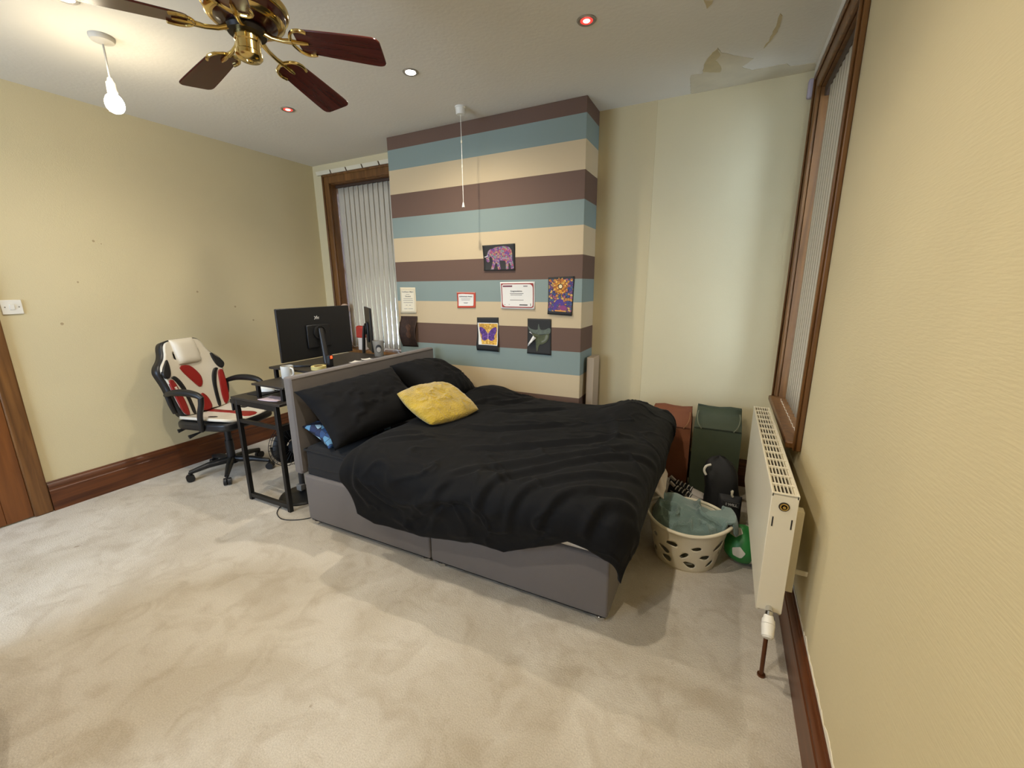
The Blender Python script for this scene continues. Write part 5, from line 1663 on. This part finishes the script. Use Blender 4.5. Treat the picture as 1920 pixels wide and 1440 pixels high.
rs_ = np.random.RandomState(11)
holes = []
for row, (zc_, nn) in enumerate(((0.055, 9), (0.105, 10), (0.160, 10))):
    for k in range(nn):
        a = 2 * PI * (k + 0.5 * (row % 2) + rs_.uniform(-0.15, 0.15)) / nn
        ln, wd, an = rs_.uniform(0.022, 0.040), rs_.uniform(0.011, 0.019), rs_.uniform(-0.5, 0.9)
        h_ = []
        for t in np.linspace(0, 2 * PI, 18, endpoint=False):
            p_, q_ = ln * math.cos(t), wd * math.sin(t) * (1 + 0.45 * math.cos(t))
            h_.append((a * 0.175 + p_ * math.cos(an) - q_ * math.sin(an), zc_ + rs_.uniform(-0.0005, 0.0005) + p_ * math.sin(an) + q_ * math.cos(an)))
        holes.append(h_)
C_ = 2 * PI * 0.175
b = B(); b.sheet([(-0.04, 0.006), (C_ + 0.0 - 0.04, 0.006), (C_ - 0.04, BH), (-0.04, BH)], 0.0075, lambda s, z: bask(s / 0.175, z), holes=holes)
b.obj('basket_wall', BM, bs, smooth=180, solid=0.003, soff=0)
b = B(); b.lathe([(0, 0), (BR0 + 0.002, 0), (BR0 + 0.004, 0.010), (BR0 - 0.002, 0.012), (0, 0.008)], n=48); b.obj('basket_floor', BM, bs)
b = B()
rim = []
for k in range(72):
    t = 2 * PI * k / 72
    rim.append(((BR1 + 0.004 + 0.012 * abs(math.cos(t + 0.25)) ** 6) * math.cos(t), (BR1 + 0.004) * math.sin(t), BH + 0.004 + 0.016 * abs(math.cos(t + 0.25)) ** 4))
b.tube(rim, 0.0095, 8, closed=True)
b.obj('rim', BM, bs, smooth=180)
# towel
TW = mat('teal_towel', (116, 138, 132), 0.95, bump=0.5, bscale=220, sheen=0.4, var=0.08, vscale=10)
n = 90
u = np.linspace(-1, 1, n)[:, None] * np.ones((1, n)); v = np.linspace(-1, 1, n)[None, :] * np.ones((n, 1))
r_ = np.maximum(np.abs(u), np.abs(v)) + 1e-9; an_ = np.arctan2(v, u)
rx, ry_ = r_ * np.cos(an_), r_ * np.sin(an_)
Rb = 0.184
z_ = 0.256 + 0.070 * np.exp(-(((rx + 0.45) / 0.5) ** 2 + ((ry_ - 0.35) / 0.6) ** 2)) + 0.03 * np.exp(-(((rx - 0.2) / 0.4) ** 2 + ((ry_ + 0.25) / 0.4) ** 2))
wx_ = rx + 0.35 * (fbm(rx * 2 + 5, ry_ * 2, 1) - 0.5); wy_ = ry_ + 0.35 * (fbm(rx * 2, ry_ * 2 + 3, 2) - 0.5)
f1 = fbm(wx_ * 2.0 + 2, wy_ * 2.8 + wx_ * 0.6, 3, 1)
z_ += 0.042 * (np.exp(-((f1 - 0.5) / 0.10) ** 2) - 0.4) + 0.020 * (fbm(wx_ * 2, wy_ * 2, 4, 2) - 0.5)
z_ -= 0.060 * np.clip(r_ - 0.82, 0, 1) / 0.18
# corner of the towel carried over the rim and falling outside on the radiator side
w_ = (1 - sstep(0.25, 0.55, np.abs(an_ - 0.08))) * sstep(0.30, 0.60, r_)
Rt = r_ * Rb * (1 - w_) + w_ * np.interp(r_, [0, 0.5, 0.7, 0.82, 0.92, 1], [0, 0.092, 0.152, 0.210, 0.240, 0.246])
z_ = z_ * (1 - w_) + w_ * np.interp(r_, [0, 0.5, 0.7, 0.82, 0.92, 1], [0.26, 0.275, 0.284, 0.288, 0.258, 0.215])
over = sstep(0.1845, 0.190, Rt) * (1 - sstep(0.226, 0.238, Rt))
z_ = np.maximum(z_, z_ * (1 - over) + 0.287 * over)
b = B(); b.grid(np.stack([np.cos(an_) * Rt, np.sin(an_) * Rt, z_], -1))
tw = b.obj('towel', TW, None, smooth=180, solid=0.012, soff=-1, loc=(-0.075, 2.262, 0.0))
tag(tw, 'teal grey towel heaped in the laundry basket', 'towel')
# white cloth poking out between duvet and basket
n = 40
u = np.linspace(0, 1, n)[:, None] * np.ones((1, n)); v = np.linspace(0, 1, n)[None, :] * np.ones((n, 1))
xx = -0.286 + 0.075 * u ** 1.3 - 0.015 * v; yy3 = 2.28 + 0.25 * v + 0.06 * (1 - u) * np.sin(v * 5)
zz3 = 0.288 + 0.115 * np.sin(PI * np.clip(u * 0.75 + 0.1, 0, 1)) * (0.35 + 0.65 * v) + 0.05 * v * (1 - u) + 0.010 * np.sin(v * 14 + u * 5)
b = B(); b.grid(np.stack([xx, yy3, zz3], -1))
wc = b.obj('white_cloth', mat('white_cotton', (222, 208, 192), 0.85, bump=0.1, bscale=200), None, smooth=180, solid=0.010)
tag(wc, 'white crumpled cloth poking out between the duvet and the basket', 'cloth')

# ball
bl_ = thing('ball', 'green ball with white patches under the radiator', 'ball', (0.203, 2.345, 0.100))
b = B(); n = 32
u = np.linspace(0, 2 * PI, 48, endpoint=False)[:, None]; v = np.linspace(-PI / 2, PI / 2, 28)[None, :]
RB = 0.100
b.grid(np.stack([RB * np.cos(u) * np.cos(v), RB * np.sin(u) * np.cos(v), RB * np.sin(v) * np.ones_like(u)], -1), closed_u=True)
b.obj('ball_skin', mat('green_ball', (46, 128, 58), 0.4, var=0.1, vscale=10), bl_, smooth=180)
phi = (1 + 5 ** 0.5) / 2
dirs = [Vector(p).normalized() for a in (-1, 1) for c in (-phi, phi) for p in ((0, a, c), (a, c, 0), (c, 0, a))]
RM = Euler((0.35, 0.5, 0.4)).to_matrix()
WP = mat('ball_white', (214, 208, 186), 0.45)
for d_ in dirs:
    d_ = RM @ d_
    e1 = d_.orthogonal().normalized(); e2 = d_.cross(e1)
    b = B(); pent = [(0.036 * math.cos(2 * PI * k / 5), 0.036 * math.sin(2 * PI * k / 5)) for k in range(5)]
    b.sheet(pent, 0.009, lambda x, y: tuple((d_ * RB + e1 * x + e2 * y).normalized() * (RB + 0.0012)))
    b.obj('white_patch', WP, bl_, smooth=180)

# wooden cabinet at the near left of the view
cb_ = thing('cabinet', 'low brown wooden cabinet standing on the carpet across from the door frame', 'cabinet', (-2.215, 0.02, 0))
CWD = wood('cabinet_wood', (78, 42, 20), (112, 66, 34), 'Z')
B().bx(-0.42, 0.42, -0.32, 0.14, 0.05, 0.56).obj('carcass', CWD, cb_, bevel=0.004)
B().bx(-0.44, 0.435, -0.33, 0.15, 0.56, 0.585).obj('cabinet_top', CWD, cb_, bevel=0.004)
B().bx(-0.40, 0.40, -0.30, 0.12, 0.0, 0.05).obj('plinth', CWD, cb_, smooth=0)
for s in (-1, 1):
    dd_ = B().bx(s * 0.205 - 0.195, s * 0.205 + 0.195, 0.14, 0.156, 0.07, 0.54).obj('door', CWD, cb_, bevel=0.003)
    B().cyl((s * 0.04, 0.156, 0.32), (s * 0.04, 0.178, 0.32), 0.012, n=14).obj('knob', M_BRASS, dd_)
